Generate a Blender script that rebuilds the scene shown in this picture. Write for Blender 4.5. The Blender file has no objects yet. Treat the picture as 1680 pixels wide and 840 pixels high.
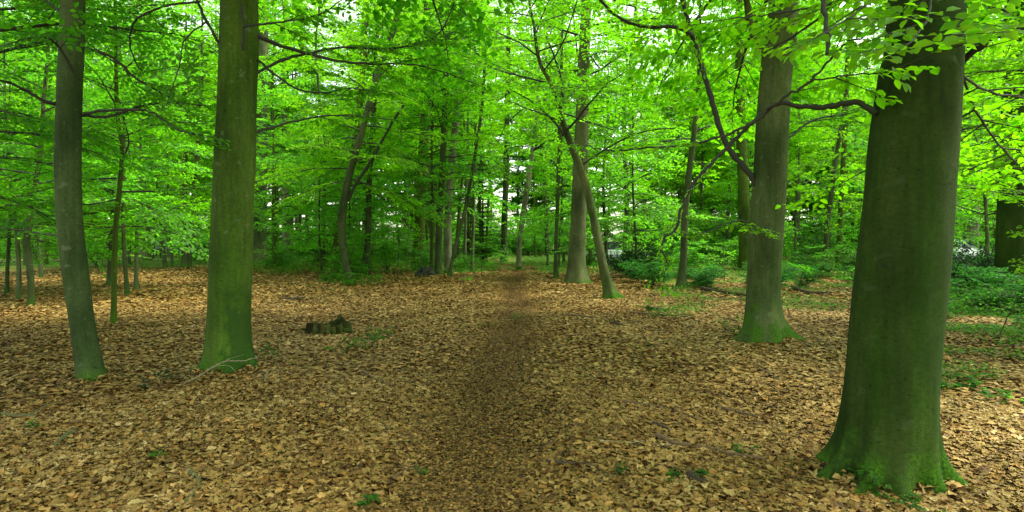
import bpy, math, random
import numpy as np
from mathutils import Vector

# ------------------------------------------------------------------ camera, sky, sun, exposure
S = bpy.context.scene
COL = S.collection
R = math.radians
CAMZ, FPX, PITCH = 1.6, 1000.0, R(1.72)
cam_d = bpy.data.cameras.new('camera'); cam = bpy.data.objects.new('camera', cam_d); COL.objects.link(cam)
cam_d.sensor_width = 36; cam_d.lens = 36 * FPX / 1680; cam_d.clip_start = 0.05; cam_d.clip_end = 2000
cam.location = (0, 0, CAMZ); cam.rotation_euler = (R(90) - PITCH, 0, 0)
S.camera = cam

W = bpy.data.worlds.new('World'); S.world = W; W.use_nodes = True
nt = W.node_tree; bg = nt.nodes['Background']
sky = nt.nodes.new('ShaderNodeTexSky'); sky.sky_type = 'NISHITA'; sky.sun_disc = False
SUN_EL, SUN_AZ = 60.0, 85.0      # azimuth from +Y towards +X
sky.sun_elevation = R(SUN_EL); sky.sun_rotation = R(SUN_AZ)
sky.dust_density = 1.5; sky.air_density = 1.0; sky.ozone_density = 1.0
hs_ = nt.nodes.new('ShaderNodeHueSaturation'); hs_.inputs['Saturation'].default_value = .45   # thin high cloud takes most of the blue out
nt.links.new(sky.outputs[0], hs_.inputs['Color']); wt_ = nt.nodes.new('ShaderNodeMixRGB'); wt_.blend_type = 'MULTIPLY'; wt_.inputs[0].default_value = 1; wt_.inputs[2].default_value = (1.0, .985, .80, 1)
nt.links.new(hs_.outputs[0], wt_.inputs[1]); nt.links.new(wt_.outputs[0], bg.inputs[0]); bg.inputs[1].default_value = 0.15
sun_d = bpy.data.lights.new('sun', 'SUN'); sun_d.energy = 1.5; sun_d.angle = R(10); sun_d.color = (1, .96, .88)
sun = bpy.data.objects.new('sun', sun_d); COL.objects.link(sun)
sd = Vector((math.sin(R(SUN_AZ)) * math.cos(R(SUN_EL)), math.cos(R(SUN_AZ)) * math.cos(R(SUN_EL)), math.sin(R(SUN_EL))))
sun.rotation_euler = sd.to_track_quat('Z', 'Y').to_euler()
S.view_settings.view_transform = 'Standard'; S.view_settings.look = 'None'
S.view_settings.exposure = 2.28; S.view_settings.gamma = 1
cy = S.cycles
cy.max_bounces = 8; cy.diffuse_bounces = 4; cy.glossy_bounces = 1; cy.transmission_bounces = 6
cy.transparent_max_bounces = 4; cy.caustics_reflective = False; cy.caustics_refractive = False
cy.use_denoising = True
cy.sample_clamp_indirect = 6
cy.use_adaptive_sampling = True; cy.adaptive_threshold = 0.02

rng = np.random.default_rng(11)
random.seed(5)
PI = math.pi

def unproj(px, py, Y):
    """point on the photo ray (px,py) at world depth Y"""
    u, v = (px - 840) / FPX, (420 - py) / FPX
    dy = math.cos(PITCH) + v * math.sin(PITCH); dz = -math.sin(PITCH) + v * math.cos(PITCH)
    t = Y / dy
    return np.array([u * t, Y, CAMZ + dz * t])
def gdepth(py):
    v = (420 - py) / FPX
    dy = math.cos(PITCH) + v * math.sin(PITCH); dz = -math.sin(PITCH) + v * math.cos(PITCH)
    return CAMZ / -dz * dy
def topx(x, y): return 840 + FPX * x / y

def hgt(x, y):
    x = np.asarray(x, float); y = np.asarray(y, float)
    n = (0.035 * np.sin(x * .9 + 1.3) * np.sin(y * .7 + .4) + 0.02 * np.sin(x * 2.3 + y * 1.1) + 0.012 * np.sin(x * 4.1 - y * 3.3 + 2))
    big = 0.10 * np.sin(x * .11 + .5) * np.sin(y * .13)
    pc = path_x(y)
    n = n - 0.035 * np.exp(-((x - pc) / .45) ** 2)
    return n + big * np.clip((np.abs(y) - 8) / 20, 0, 1)
def path_x(y):
    y = np.asarray(y, float)
    return -.28 - .12 * np.sin(y * .35) + .02 * y - .004 * np.clip(y - 24, 0, 60) ** 2
# ------------------------------------------------------------------ mesh helpers
def mesh_obj(name, verts, facelists, mat, parent=None, smooth=False, face_rnd=None, loc=None):
    me = bpy.data.meshes.new(name)
    verts = np.asarray(verts, np.float32).reshape(-1, 3)
    facelists = [np.asarray(f, np.int32) for f in facelists if len(f)]
    nl = sum(f.size for f in facelists); nf = sum(len(f) for f in facelists)
    me.vertices.add(len(verts)); me.vertices.foreach_set('co', verts.ravel())
    me.loops.add(nl); me.polygons.add(nf)
    me.loops.foreach_set('vertex_index', np.concatenate([f.ravel() for f in facelists]))
    tot = np.concatenate([np.full(len(f), f.shape[1], np.int32) for f in facelists])
    st = np.concatenate([[0], np.cumsum(tot)[:-1]]).astype(np.int32)
    me.polygons.foreach_set('loop_start', st); me.polygons.foreach_set('loop_total', tot)
    if smooth: me.polygons.foreach_set('use_smooth', np.ones(nf, bool))
    if face_rnd is not None:
        a = me.attributes.new('rnd', 'FLOAT', 'FACE'); a.data.foreach_set('value', np.asarray(face_rnd, np.float32))
    me.update(calc_edges=True)
    me.materials.append(mat)
    o = bpy.data.objects.new(name, me); COL.objects.link(o)
    if parent is not None: o.parent = parent
    if loc is not None: o.location = loc
    return o
def thing(name, loc, label, cat, group=None):
    o = bpy.data.objects.new(name, None); COL.objects.link(o); o.location = loc
    o.empty_display_size = .3
    return tag(o, label, cat, group)
def tag(o, label=None, cat=None, group=None, kind=None):
    if label: o['label'] = label
    if cat: o['category'] = cat
    if group: o['group'] = group
    if kind: o['kind'] = kind
    return o
def norm(a): return a / np.maximum(np.linalg.norm(a, axis=-1, keepdims=True), 1e-9)

class Geo:
    """collects quads/tris with numpy"""
    def __init__(s): s.v = []; s.f = {}; s.n = 0; s.r = {}
    def add(s, v, f, rnd=None):
        v = np.asarray(v, float).reshape(-1, 3); f = np.asarray(f, int)
        k = f.shape[1]
        s.v.append(v); s.f.setdefault(k, []).append(f + s.n)
        s.r.setdefault(k, []).append(np.asarray(rnd if rnd is not None else np.zeros(len(f))))
        s.n += len(v)
    def obj(s, name, mat, parent=None, smooth=False, off=None):
        v = np.concatenate(s.v)
        if off is not None: v = v - np.asarray(off)
        ks = list(s.f)
        return mesh_obj(name, v, [np.concatenate(s.f[k]) for k in ks], mat, parent, smooth,
                        np.concatenate([np.concatenate(s.r[k]) for k in ks]))

def catmull(P, n):
    P = np.asarray(P, float)
    Q = np.vstack([2 * P[0] - P[1], P, 2 * P[-1] - P[-2]])
    seg = np.linalg.norm(np.diff(P[:, :3], axis=0), axis=1); cum = np.concatenate([[0], np.cumsum(seg)])
    s = np.linspace(0, cum[-1], n); i = np.clip(np.searchsorted(cum, s, side='right') - 1, 0, len(P) - 2)
    t = ((s - cum[i]) / np.maximum(seg[i], 1e-9))[:, None]
    a, b, c, d = Q[i], Q[i + 1], Q[i + 2], Q[i + 3]
    return .5 * (2 * b + (c - a) * t + (2 * a - 5 * b + 4 * c - d) * t ** 2 + (-a + 3 * b - 3 * c + d) * t ** 3)

def tube(g, pts, rad, sides=8, mod=None, rnd=0., cap=True):
    pts = np.asarray(pts, float); n = len(pts)
    T = norm(np.gradient(pts, axis=0))
    up = np.array([0, 1, 0.]) if abs(T[0, 2]) > .5 else np.array([0, 0, 1.])
    N = np.zeros_like(T)
    v = norm(up - T[0] * np.dot(up, T[0])); N[0] = v
    for i in range(1, n):
        v = N[i - 1] - T[i] * np.dot(N[i - 1], T[i]); N[i] = norm(v)
    B = np.cross(T, N)
    th = np.linspace(0, 2 * PI, sides, endpoint=False)
    r = np.asarray(rad, float)[:, None] * np.ones((1, sides))
    if mod is not None: r = r * mod(pts, th)
    # theta measured so that for vertical trunks x = cos, y = sin
    c, s_ = np.cos(th), np.sin(th)
    if abs(T[0, 2]) > .5: off = r[:, :, None] * (s_[None, :, None] * N[:, None] + c[None, :, None] * (-B * np.sign(np.cross([0,0,1.],N[0])@B[0]) * np.sign(np.cross([0,0,1.],N[0])@[1,0,0]) * -1 if False else _xax(T, N, B))[:, None])
    else: off = r[:, :, None] * (c[None, :, None] * N[:, None] + s_[None, :, None] * B[:, None])
    V = (pts[:, None] + off).reshape(-1, 3)
    i = np.arange(n - 1)[:, None] * sides; j = np.arange(sides)[None]; k = (j + 1) % sides
    F = np.stack([i + j, i + k, i + sides + k, i + sides + j], -1).reshape(-1, 4)
    g.add(V, F, np.full(len(F), rnd))
    if cap:
        e = pts[-1] + T[-1] * r[-1].mean() * .6
        base = (n - 1) * sides
        Vc = np.vstack([V[base:], e[None]])
        g.add(Vc, np.stack([j[0], k[0], np.full(sides, sides)], -1), np.full(sides, rnd))
def _xax(T, N, B):
    return B if B[0, 0] > 0 else -B

def prisms(g, p0, p1, r0, r1):
    """3-sided tapered twigs, vectorised"""
    if not len(p0): return
    d = norm(p1 - p0); a = np.where(np.abs(d[:, 2:3]) > .8, [[1., 0, 0]], [[0, 0, 1.]])
    u = norm(np.cross(d, a)); w = np.cross(d, u)
    V = []
    for p, r in ((p0, r0), (p1, r1)):
        for k in range(3):
            t = k * 2 * PI / 3
            V.append(p + (math.cos(t) * u + math.sin(t) * w) * np.asarray(r)[:, None])
    V = np.stack(V, 1); m = len(p0)
    q = np.array([[0, 1, 4, 3], [1, 2, 5, 4], [2, 0, 3, 5]])
    F = (np.arange(m)[:, None, None] * 6 + q[None]).reshape(-1, 4)
    g.add(V.reshape(-1, 3), F)

def leaves(g, pos, ax, nr, L, wr=.62, detail=0, fold=.12):
    m = len(pos)
    if not m: return
    ax = norm(ax); nr = norm(nr - ax * (nr * ax).sum(1, keepdims=True)); sd_ = np.cross(nr, ax)
    L = np.broadcast_to(np.asarray(L, float), (m,))[:, None]; Wd = L * wr
    r = rng.random(m)
    if detail == 0:
        V = np.stack([pos, pos + .45 * L * ax + .5 * Wd * sd_ + fold * Wd * nr, pos + L * ax, pos + .45 * L * ax - .5 * Wd * sd_ + fold * Wd * nr], 1)
        F = (np.arange(m)[:, None] * 4 + np.arange(4)[None])
        g.add(V.reshape(-1, 3), F, r)
    else:
        pos = pos + .08 * L * ax
        bend = -.10 * L * nr
        V = np.stack([pos, pos + L * ax + bend,
                      pos + .25 * L * ax + .42 * Wd * sd_ + fold * Wd * nr, pos + .6 * L * ax + .46 * Wd * sd_ + fold * Wd * nr, pos + .86 * L * ax + .2 * Wd * sd_ + bend * .5,
                      pos + .25 * L * ax - .42 * Wd * sd_ + fold * Wd * nr, pos + .6 * L * ax - .46 * Wd * sd_ + fold * Wd * nr, pos + .86 * L * ax - .2 * Wd * sd_ + bend * .5,
                      pos + .5 * L * ax], 1)
        b = np.arange(m)[:, None] * 9
        F4 = np.concatenate([b + [0, 8, 3, 2], b + [0, 5, 6, 8]]); 
        F4b = np.concatenate([b + [8, 1, 4, 3], b + [8, 6, 7, 1]])
        g.add(V.reshape(-1, 3), np.concatenate([F4, F4b]), np.tile(r, 4))

def children(st, d, ln, n, spacing, ang, ratio, minlen, droop, jit=.18, t0=.08):
    """side shoots of straight segments"""
    k = np.maximum(1, np.ceil(ln / spacing).astype(int)); idx = np.repeat(np.arange(len(st)), k)
    j = np.arange(len(idx)) - np.repeat(np.cumsum(k) - k, k)
    t = t0 + (1 - t0) * (j + .6 * rng.random(len(idx))) / k[idx]; t = np.minimum(t, 1)
    side = np.where(j % 2 == 0, 1., -1.)[:, None]
    D, N_, Lp = d[idx], n[idx], ln[idx]
    x = (t * Lp)[:, None]
    p = st[idx] + D * x; p[:, 2] -= droop * (x[:, 0]) ** 2
    sx = np.cross(N_, D)
    a = ang + rng.normal(0, .15, len(idx))
    dd = np.cos(a)[:, None] * D + np.sin(a)[:, None] * side * sx + rng.normal(0, jit, (len(idx), 3)) * [1, 1, .8]
    dd[:, 2] -= droop * x[:, 0]
    dd = norm(dd)
    l2 = (Lp * ratio * (1 - .75 * t) + minlen) * (.7 + .6 * rng.random(len(idx)))
    nn = norm(N_ + rng.normal(0, .15, N_.shape))
    return p, dd, l2, nn

def foliate(gw, gl, pts, rad, lsize, dens=1., detail=0, tw=True, start=.2, spread=.5, flat=.3, droop=.06):
    """a leafy limb: pts polyline; side twigs lie near the horizontal, leaves along them. gw wood, gl leaves"""
    pts = np.asarray(pts, float)
    seg = np.diff(pts, axis=0); sl = np.linalg.norm(seg, axis=1); L = sl.sum(); cum = np.concatenate([[0], np.cumsum(sl)])
    sp = .17 / dens
    m = max(4, int(L * (1 - start) / sp * 1.0))
    s = L * start + (L * (1 - start)) * (np.arange(m) + rng.random(m) * .7) / m
    s = np.minimum(s, L * .999)
    i = np.clip(np.searchsorted(cum, s, side='right') - 1, 0, len(seg) - 1)
    P = pts[i] + seg[i] * ((s - cum[i]) / sl[i])[:, None]; D = norm(seg[i])
    n0 = np.array([0, 0, 1.]) + rng.normal(0, .12, 3)
    N_ = norm(n0 - D * (D @ n0)[:, None])
    side = np.where(np.arange(m) % 2 == 0, 1., -1.)[:, None]
    a = .85 + rng.normal(0, .2, m)
    dd = norm(np.cos(a)[:, None] * D + np.sin(a)[:, None] * side * np.cross(N_, D) + rng.normal(0, .12, (m, 3)))
    u = (s / L)
    ln = (spread * L * (1 - u) ** .8 + .22) * (.55 + .7 * rng.random(m))
    # continue tip
    P = np.vstack([P, pts[-1:]]); dd = np.vstack([dd, D[-1:]]); ln = np.append(ln, .3); N_ = np.vstack([N_, N_[-1:]])
    c = children(P, dd, ln, N_, .16 / dens, .8, .42, .08, droop)
    if tw and gw is not None:
        e = P + dd * ln[:, None]; e[:, 2] -= droop * ln ** 2
        prisms(gw, P, e, .0022 + .006 * ln, np.full(len(ln), .0015))
        if detail:
            e2 = c[0] + c[1] * c[2][:, None]
            prisms(gw, c[0], e2, np.full(len(e2), .002), np.full(len(e2), .0008))
    for (p_, d_, l_, n_) in ((P, dd, ln, N_), c):
        lp, ld, _, lnn = children(p_, d_, l_, n_, lsize * .62 / dens, .85, 0, .01, droop, jit=.22, t0=.1)
        if len(lp):
            nn = norm(lnn + rng.normal(0, flat, lnn.shape))
            leaves(gl, lp, ld - np.array([0, 0, .12]), nn, lsize * (.65 + .6 * rng.random(len(lp))), detail=detail)

# ------------------------------------------------------------------ materials
def mat(name):
    m = bpy.data.materials.new(name); m.use_nodes = True
    t = m.node_tree; b = t.nodes['Principled BSDF']; return m, t, b
def N(t, typ, **kw):
    n = t.nodes.new(typ)
    for k, v in kw.items():
        if k in n.inputs: n.inputs[k].default_value = v
        else: setattr(n, k, v)
    return n
def ramp(t, stops, interp='LINEAR'):
    n = t.nodes.new('ShaderNodeValToRGB'); n.color_ramp.interpolation = interp
    e = n.color_ramp.elements
    while len(e) < len(stops): e.new(.5)
    for q, (p, c) in zip(e, stops): q.position = p; q.color = (*c, 1) if len(c) == 3 else c
    return n

def leaf_mat(name, c0, c1, t0, t1, rough=.5, trans=.55):
    m, t, b = mat(name); lk = t.links.new
    at = N(t, 'ShaderNodeAttribute', attribute_name='rnd')
    oi = t.nodes.new('ShaderNodeObjectInfo')
    mx = N(t, 'ShaderNodeMath', operation='ADD'); lk(at.outputs['Fac'], mx.inputs[0])
    m2 = N(t, 'ShaderNodeMath', operation='MULTIPLY'); lk(oi.outputs['Random'], m2.inputs[0]); m2.inputs[1].default_value = .7
    lk(m2.outputs[0], mx.inputs[1])
    m3 = N(t, 'ShaderNodeMath', operation='MULTIPLY'); lk(mx.outputs[0], m3.inputs[0]); m3.inputs[1].default_value = .59
    r1 = ramp(t, [(0, c0), (1, c1)]); r2 = ramp(t, [(0, t0), (1, t1)])
    lk(m3.outputs[0], r1.inputs[0]); lk(m3.outputs[0], r2.inputs[0])
    b.inputs['Roughness'].default_value = rough; b.inputs['Specular IOR Level'].default_value = .15
    lk(r1.outputs[0], b.inputs['Base Color'])
    tr = t.nodes.new('ShaderNodeBsdfTranslucent'); lk(r2.outputs[0], tr.inputs[0])
    ms = t.nodes.new('ShaderNodeMixShader'); ms.inputs[0].default_value = trans
    lk(b.outputs[0], ms.inputs[1]); lk(tr.outputs[0], ms.inputs[2])
    lk(ms.outputs[0], t.nodes['Material Output'].inputs[0])
    return m
LEAF = leaf_mat('beech_leaf', (.034, .12, .004), (.075, .19, .006), (.12, .56, .004), (.36, .80, .008))
LEAF_NEAR = leaf_mat('near_beech_leaf', (.04, .15, .005), (.08, .20, .006), (.18, .66, .004), (.40, .84, .008), trans=.62)
LEAF_LEFT_SHADED = leaf_mat('shaded_left_beech_leaf', (.022, .10, .006), (.05, .15, .008), (.07, .42, .006), (.22, .66, .010))  # shade on the left-hand foliage is put into this darker green
LEAF_BRAMBLE = leaf_mat('bramble_leaf', (.018, .075, .014), (.04, .12, .018), (.04, .26, .02), (.09, .42, .03))  # darker green for the right-hand undergrowth
LEAF_LOW = leaf_mat('understory_leaf', (.04, .14, .012), (.075, .20, .02), (.12, .58, .015), (.28, .76, .025))
LEAF_DARK = leaf_mat('evergreen_leaf', (.010, .035, .010), (.02, .055, .014), (.01, .05, .01), (.02, .08, .015), trans=.15, rough=.35)
HERB = leaf_mat('herb_leaf', (.032, .095, .012), (.06, .14, .016), (.06, .28, .015), (.14, .42, .025))

def bark(name, c_dark, c_light, green, gfac=.5, moss_h=.35, moss_amt=1., pale_spots=.18, rough_bark=.35, scale=1., patch=None):
    m, t, b = mat(name); lk = t.links.new
    tc = t.nodes.new('ShaderNodeTexCoord')
    mp = N(t, 'ShaderNodeMapping'); mp.inputs['Scale'].default_value = (1, 1, .45); lk(tc.outputs['Object'], mp.inputs[0])
    n1 = N(t, 'ShaderNodeTexNoise', Scale=2.2 * scale, Detail=6., Roughness=.6); lk(mp.outputs[0], n1.inputs['Vector'])
    r1 = ramp(t, [(.3, c_dark), (.7, c_light)]); lk(n1.outputs['Fac'], r1.inputs[0])
    # algae bloom in vertical drifts
    mp2 = N(t, 'ShaderNodeMapping'); mp2.inputs['Scale'].default_value = (2.2, 2.2, .35); lk(tc.outputs['Object'], mp2.inputs[0])
    n2 = N(t, 'ShaderNodeTexNoise', Scale=2.0 * scale, Detail=5., Roughness=.65); lk(mp2.outputs[0], n2.inputs['Vector'])
    r2 = ramp(t, [(.5 - .38 * gfac - .05, (0, 0, 0)), (.5 + .3 * (1 - gfac) + .08, (1, 1, 1))]); lk(n2.outputs['Fac'], r2.inputs[0])
    mg = N(t, 'ShaderNodeMath', operation='MULTIPLY'); lk(r2.outputs[0], mg.inputs[0]); mg.inputs[1].default_value = min(1, .55 + .45 * gfac)
    x1 = t.nodes.new('ShaderNodeMixRGB'); lk(mg.outputs[0], x1.inputs[0]); lk(r1.outputs[0], x1.inputs[1]); x1.inputs[2].default_value = (*green, 1)
    nb = N(t, 'ShaderNodeTexNoise', Scale=1.1, Detail=7., Roughness=.62); lk(mp.outputs[0], nb.inputs['Vector'])
    rb = ramp(t, [(.34, (.40, .45, .42)), (.5, (.85, .87, .85)), (.64, (1.4, 1.3, 1.25))]); lk(nb.outputs['Fac'], rb.inputs[0])
    xb = t.nodes.new('ShaderNodeMixRGB'); xb.blend_type = 'MULTIPLY'; xb.inputs[0].default_value = .9; lk(x1.outputs[0], xb.inputs[1]); lk(rb.outputs[0], xb.inputs[2])
    ns = N(t, 'ShaderNodeTexNoise', Scale=38., Detail=5., Roughness=.75); lk(tc.outputs['Object'], ns.inputs['Vector'])
    rs = ramp(t, [(.35, (.62, .64, .62)), (.6, (1.12, 1.1, 1.08))]); lk(ns.outputs['Fac'], rs.inputs[0])
    xs_ = t.nodes.new('ShaderNodeMixRGB'); xs_.blend_type = 'MULTIPLY'; xs_.inputs[0].default_value = .7; lk(xb.outputs[0], xs_.inputs[1]); lk(rs.outputs[0], xs_.inputs[2]); x1 = xs_
    mpq = N(t, 'ShaderNodeMapping'); mpq.inputs['Scale'].default_value = (1, 1, .07); lk(tc.outputs['Object'], mpq.inputs[0])
    nq = N(t, 'ShaderNodeTexNoise', Scale=22., Detail=6., Roughness=.6); lk(mpq.outputs[0], nq.inputs['Vector'])
    rq_ = ramp(t, [(.38, (.60, .62, .6)), (.55, (1.05, 1.05, 1.05))]); lk(nq.outputs['Fac'], rq_.inputs[0])
    xq = t.nodes.new('ShaderNodeMixRGB'); xq.blend_type = 'MULTIPLY'; xq.inputs[0].default_value = .45; lk(x1.outputs[0], xq.inputs[1]); lk(rq_.outputs[0], xq.inputs[2])
    vq = N(t, 'ShaderNodeTexVoronoi', Scale=11.); mpv2 = N(t, 'ShaderNodeMapping'); mpv2.inputs['Scale'].default_value = (.8, .8, 1.8); lk(tc.outputs['Object'], mpv2.inputs[0]); lk(mpv2.outputs[0], vq.inputs['Vector'])
    rv_ = ramp(t, [(.05, (.25, .25, .22)), (.13, (1, 1, 1))]); lk(vq.outputs['Distance'], rv_.inputs[0])
    xv = t.nodes.new('ShaderNodeMixRGB'); xv.blend_type = 'MULTIPLY'; xv.inputs[0].default_value = .75; lk(xq.outputs[0], xv.inputs[1]); lk(rv_.outputs[0], xv.inputs[2]); x1 = xv
    # fine grain: horizontal lenticel lines
    mp3 = N(t, 'ShaderNodeMapping'); mp3.inputs['Scale'].default_value = (5, 5, 26); lk(tc.outputs['Object'], mp3.inputs[0])
    n3 = N(t, 'ShaderNodeTexNoise', Scale=3.5, Detail=4., Roughness=.7); lk(mp3.outputs[0], n3.inputs['Vector'])
    r3 = ramp(t, [(.3, (.62, .62, .62)), (.65, (1.12, 1.12, 1.12))]); lk(n3.outputs['Fac'], r3.inputs[0])
    x2 = t.nodes.new('ShaderNodeMixRGB'); x2.blend_type = 'MULTIPLY'; x2.inputs[0].default_value = .45
    lk(x1.outputs[0], x2.inputs[1]); lk(r3.outputs[0], x2.inputs[2])
    # pale lichen and dark knots
    v = N(t, 'ShaderNodeTexNoise', Scale=9., Detail=3.); lk(tc.outputs['Object'], v.inputs['Vector'])
    rp = ramp(t, [(.64, (0, 0, 0)), (.70, (1, 1, 1))]); lk(v.outputs['Fac'], rp.inputs[0])
    mpale = N(t, 'ShaderNodeMath', operation='MULTIPLY'); lk(rp.outputs[0], mpale.inputs[0]); mpale.inputs[1].default_value = pale_spots
    x3 = t.nodes.new('ShaderNodeMixRGB'); lk(mpale.outputs[0], x3.inputs[0]); lk(x2.outputs[0], x3.inputs[1]); x3.inputs[2].default_value = (.22, .24, .17, 1)
    vo = N(t, 'ShaderNodeTexVoronoi', Scale=3.2); mpv = N(t, 'ShaderNodeMapping'); mpv.inputs['Scale'].default_value = (1, 1, 1.9); lk(tc.outputs['Object'], mpv.inputs[0]); lk(mpv.outputs[0], vo.inputs['Vector'])
    rk = ramp(t, [(.04, (1, 1, 1)), (.10, (0, 0, 0))]); lk(vo.outputs['Distance'], rk.inputs[0])
    x4 = t.nodes.new('ShaderNodeMixRGB'); 
    mk = N(t, 'ShaderNodeMath', operation='MULTIPLY'); lk(rk.outputs[0], mk.inputs[0]); mk.inputs[1].default_value = .7
    lk(mk.outputs[0], x4.inputs[0]); lk(x3.outputs[0], x4.inputs[1]); x4.inputs[2].default_value = (.012, .014, .008, 1)
    # moss from the foot upwards
    sp = t.nodes.new('ShaderNodeSeparateXYZ'); lk(tc.outputs['Object'], sp.inputs[0])
    n5 = N(t, 'ShaderNodeTexNoise', Scale=5., Detail=5., Roughness=.65); lk(tc.outputs['Object'], n5.inputs['Vector'])
    n5.inputs['Scale'].default_value = 3.4
    rq = N(t, 'ShaderNodeMapRange'); lk(n5.outputs['Fac'], rq.inputs[0]); rq.inputs[1].default_value = .36; rq.inputs[2].default_value = .68
    mm = N(t, 'ShaderNodeMath', operation='MULTIPLY_ADD'); lk(rq.outputs[0], mm.inputs[0]); mm.inputs[1].default_value = 1.9 * moss_h; mm.inputs[2].default_value = -.05 * moss_h
    ms = N(t, 'ShaderNodeMath', operation='SUBTRACT'); lk(mm.outputs[0], ms.inputs[0]); lk(sp.outputs[2], ms.inputs[1])
    mr = N(t, 'ShaderNodeMapRange'); lk(ms.outputs[0], mr.inputs[0]); mr.inputs[1].default_value = -.10; mr.inputs[2].default_value = .22 * max(moss_h, .2) / .35
    mr.inputs[4].default_value = moss_amt
    n6 = N(t, 'ShaderNodeTexNoise', Scale=60., Detail=3.); lk(tc.outputs['Object'], n6.inputs['Vector'])
    rm = ramp(t, [(.3, (.012, .040, .003)), (.7, (.055, .145, .006))]); lk(n6.outputs['Fac'], rm.inputs[0])
    x5 = t.nodes.new('ShaderNodeMixRGB'); lk(mr.outputs[0], x5.inputs[0]); lk(x4.outputs[0], x5.inputs[1]); lk(rm.outputs[0], x5.inputs[2])
    out = x5.outputs[0]
    if patch:   # a dark wet moss stain on one side, ragged edge
        n7 = N(t, 'ShaderNodeTexNoise', Scale=6., Detail=6., Roughness=.7); lk(tc.outputs['Object'], n7.inputs['Vector'])
        q1 = N(t, 'ShaderNodeMath', operation='MULTIPLY_ADD'); lk(n7.outputs['Fac'], q1.inputs[0]); q1.inputs[1].default_value = .5; q1.inputs[2].default_value = -.25 - patch[0]
        q2 = N(t, 'ShaderNodeMath', operation='ADD'); lk(q1.outputs[0], q2.inputs[0]); lk(sp.outputs[0], q2.inputs[1])
        q3 = N(t, 'ShaderNodeMapRange'); lk(q2.outputs[0], q3.inputs[0]); q3.inputs[1].default_value = 0; q3.inputs[2].default_value = .07
        q4 = N(t, 'ShaderNodeMath', operation='MULTIPLY_ADD'); lk(n7.outputs['Fac'], q4.inputs[0]); q4.inputs[1].default_value = 1.6; q4.inputs[2].default_value = patch[1] - .8
        q5 = N(t, 'ShaderNodeMath', operation='SUBTRACT'); lk(q4.outputs[0], q5.inputs[0]); lk(sp.outputs[2], q5.inputs[1])
        q6 = N(t, 'ShaderNodeMapRange'); lk(q5.outputs[0], q6.inputs[0]); q6.inputs[1].default_value = 0; q6.inputs[2].default_value = .35
        q7 = N(t, 'ShaderNodeMath', operation='MULTIPLY'); lk(q3.outputs[0], q7.inputs[0]); lk(q6.outputs[0], q7.inputs[1])
        q8 = N(t, 'ShaderNodeMath', operation='MULTIPLY'); lk(q7.outputs[0], q8.inputs[0]); q8.inputs[1].default_value = .68
        x6 = t.nodes.new('ShaderNodeMixRGB'); lk(q8.outputs[0], x6.inputs[0]); lk(out, x6.inputs[1]); x6.inputs[2].default_value = (.018, .045, .008, 1); out = x6.outputs[0]
    lk(out, b.inputs['Base Color']); b.inputs['Roughness'].default_value = .9; b.inputs['Specular IOR Level'].default_value = .1
    bp = N(t, 'ShaderNodeBump', Strength=rough_bark, Distance=.006)
    ad = N(t, 'ShaderNodeMath', operation='ADD'); lk(n3.outputs['Fac'], ad.inputs[0]); lk(n6.outputs['Fac'], ad.inputs[1])
    lk(ad.outputs[0], bp.inputs['Height']); lk(bp.outputs[0], b.inputs['Normal'])
    return m
BARK_GREEN = bark('mossy_beech_bark', (.038, .055, .010), (.085, .11, .024), (.05, .10, .006), gfac=.8, moss_h=.25)
BARK_STAINED = bark('stained_beech_bark', (.034, .056, .010), (.078, .110, .024), (.048, .108, .007), gfac=.8, moss_h=.3, patch=(.06, 1.0))
BARK_BIG = bark('old_beech_bark', (.022, .034, .008), (.050, .062, .018), (.020, .055, .003), gfac=.8, moss_h=.22, moss_amt=1., pale_spots=.04)
BARK_GREY = bark('grey_beech_bark', (.05, .062, .024), (.13, .145, .068), (.045, .09, .014), gfac=.65, moss_h=.5, moss_amt=.9)
BARK_TOES = bark('slanting_trunk_bark', (.05, .055, .022), (.12, .12, .06), (.05, .09, .016), gfac=.6, moss_h=.42)
BARK_SLIM = bark('slim_beech_bark', (.032, .052, .016), (.085, .112, .042), (.03, .065, .014), gfac=.6, moss_h=.12, moss_amt=.9)
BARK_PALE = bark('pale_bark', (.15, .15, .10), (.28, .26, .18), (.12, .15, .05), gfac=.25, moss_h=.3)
BARK_BROWN = bark('brown_bark', (.065, .068, .032), (.15, .145, .078), (.055, .095, .02), gfac=.6, moss_h=.12)
BARK_THIN = bark('thin_trunk_bark', (.04, .048, .022), (.095, .105, .05), (.045, .08, .018), gfac=.6, moss_h=.3, moss_amt=.7)
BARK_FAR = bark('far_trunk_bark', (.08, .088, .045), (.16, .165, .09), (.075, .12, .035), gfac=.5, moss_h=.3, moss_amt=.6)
TWIG, _t, _b = mat('twig_wood'); _b.inputs['Base Color'].default_value = (.017, .021, .009, 1); _b.inputs['Roughness'].default_value = .85

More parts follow.
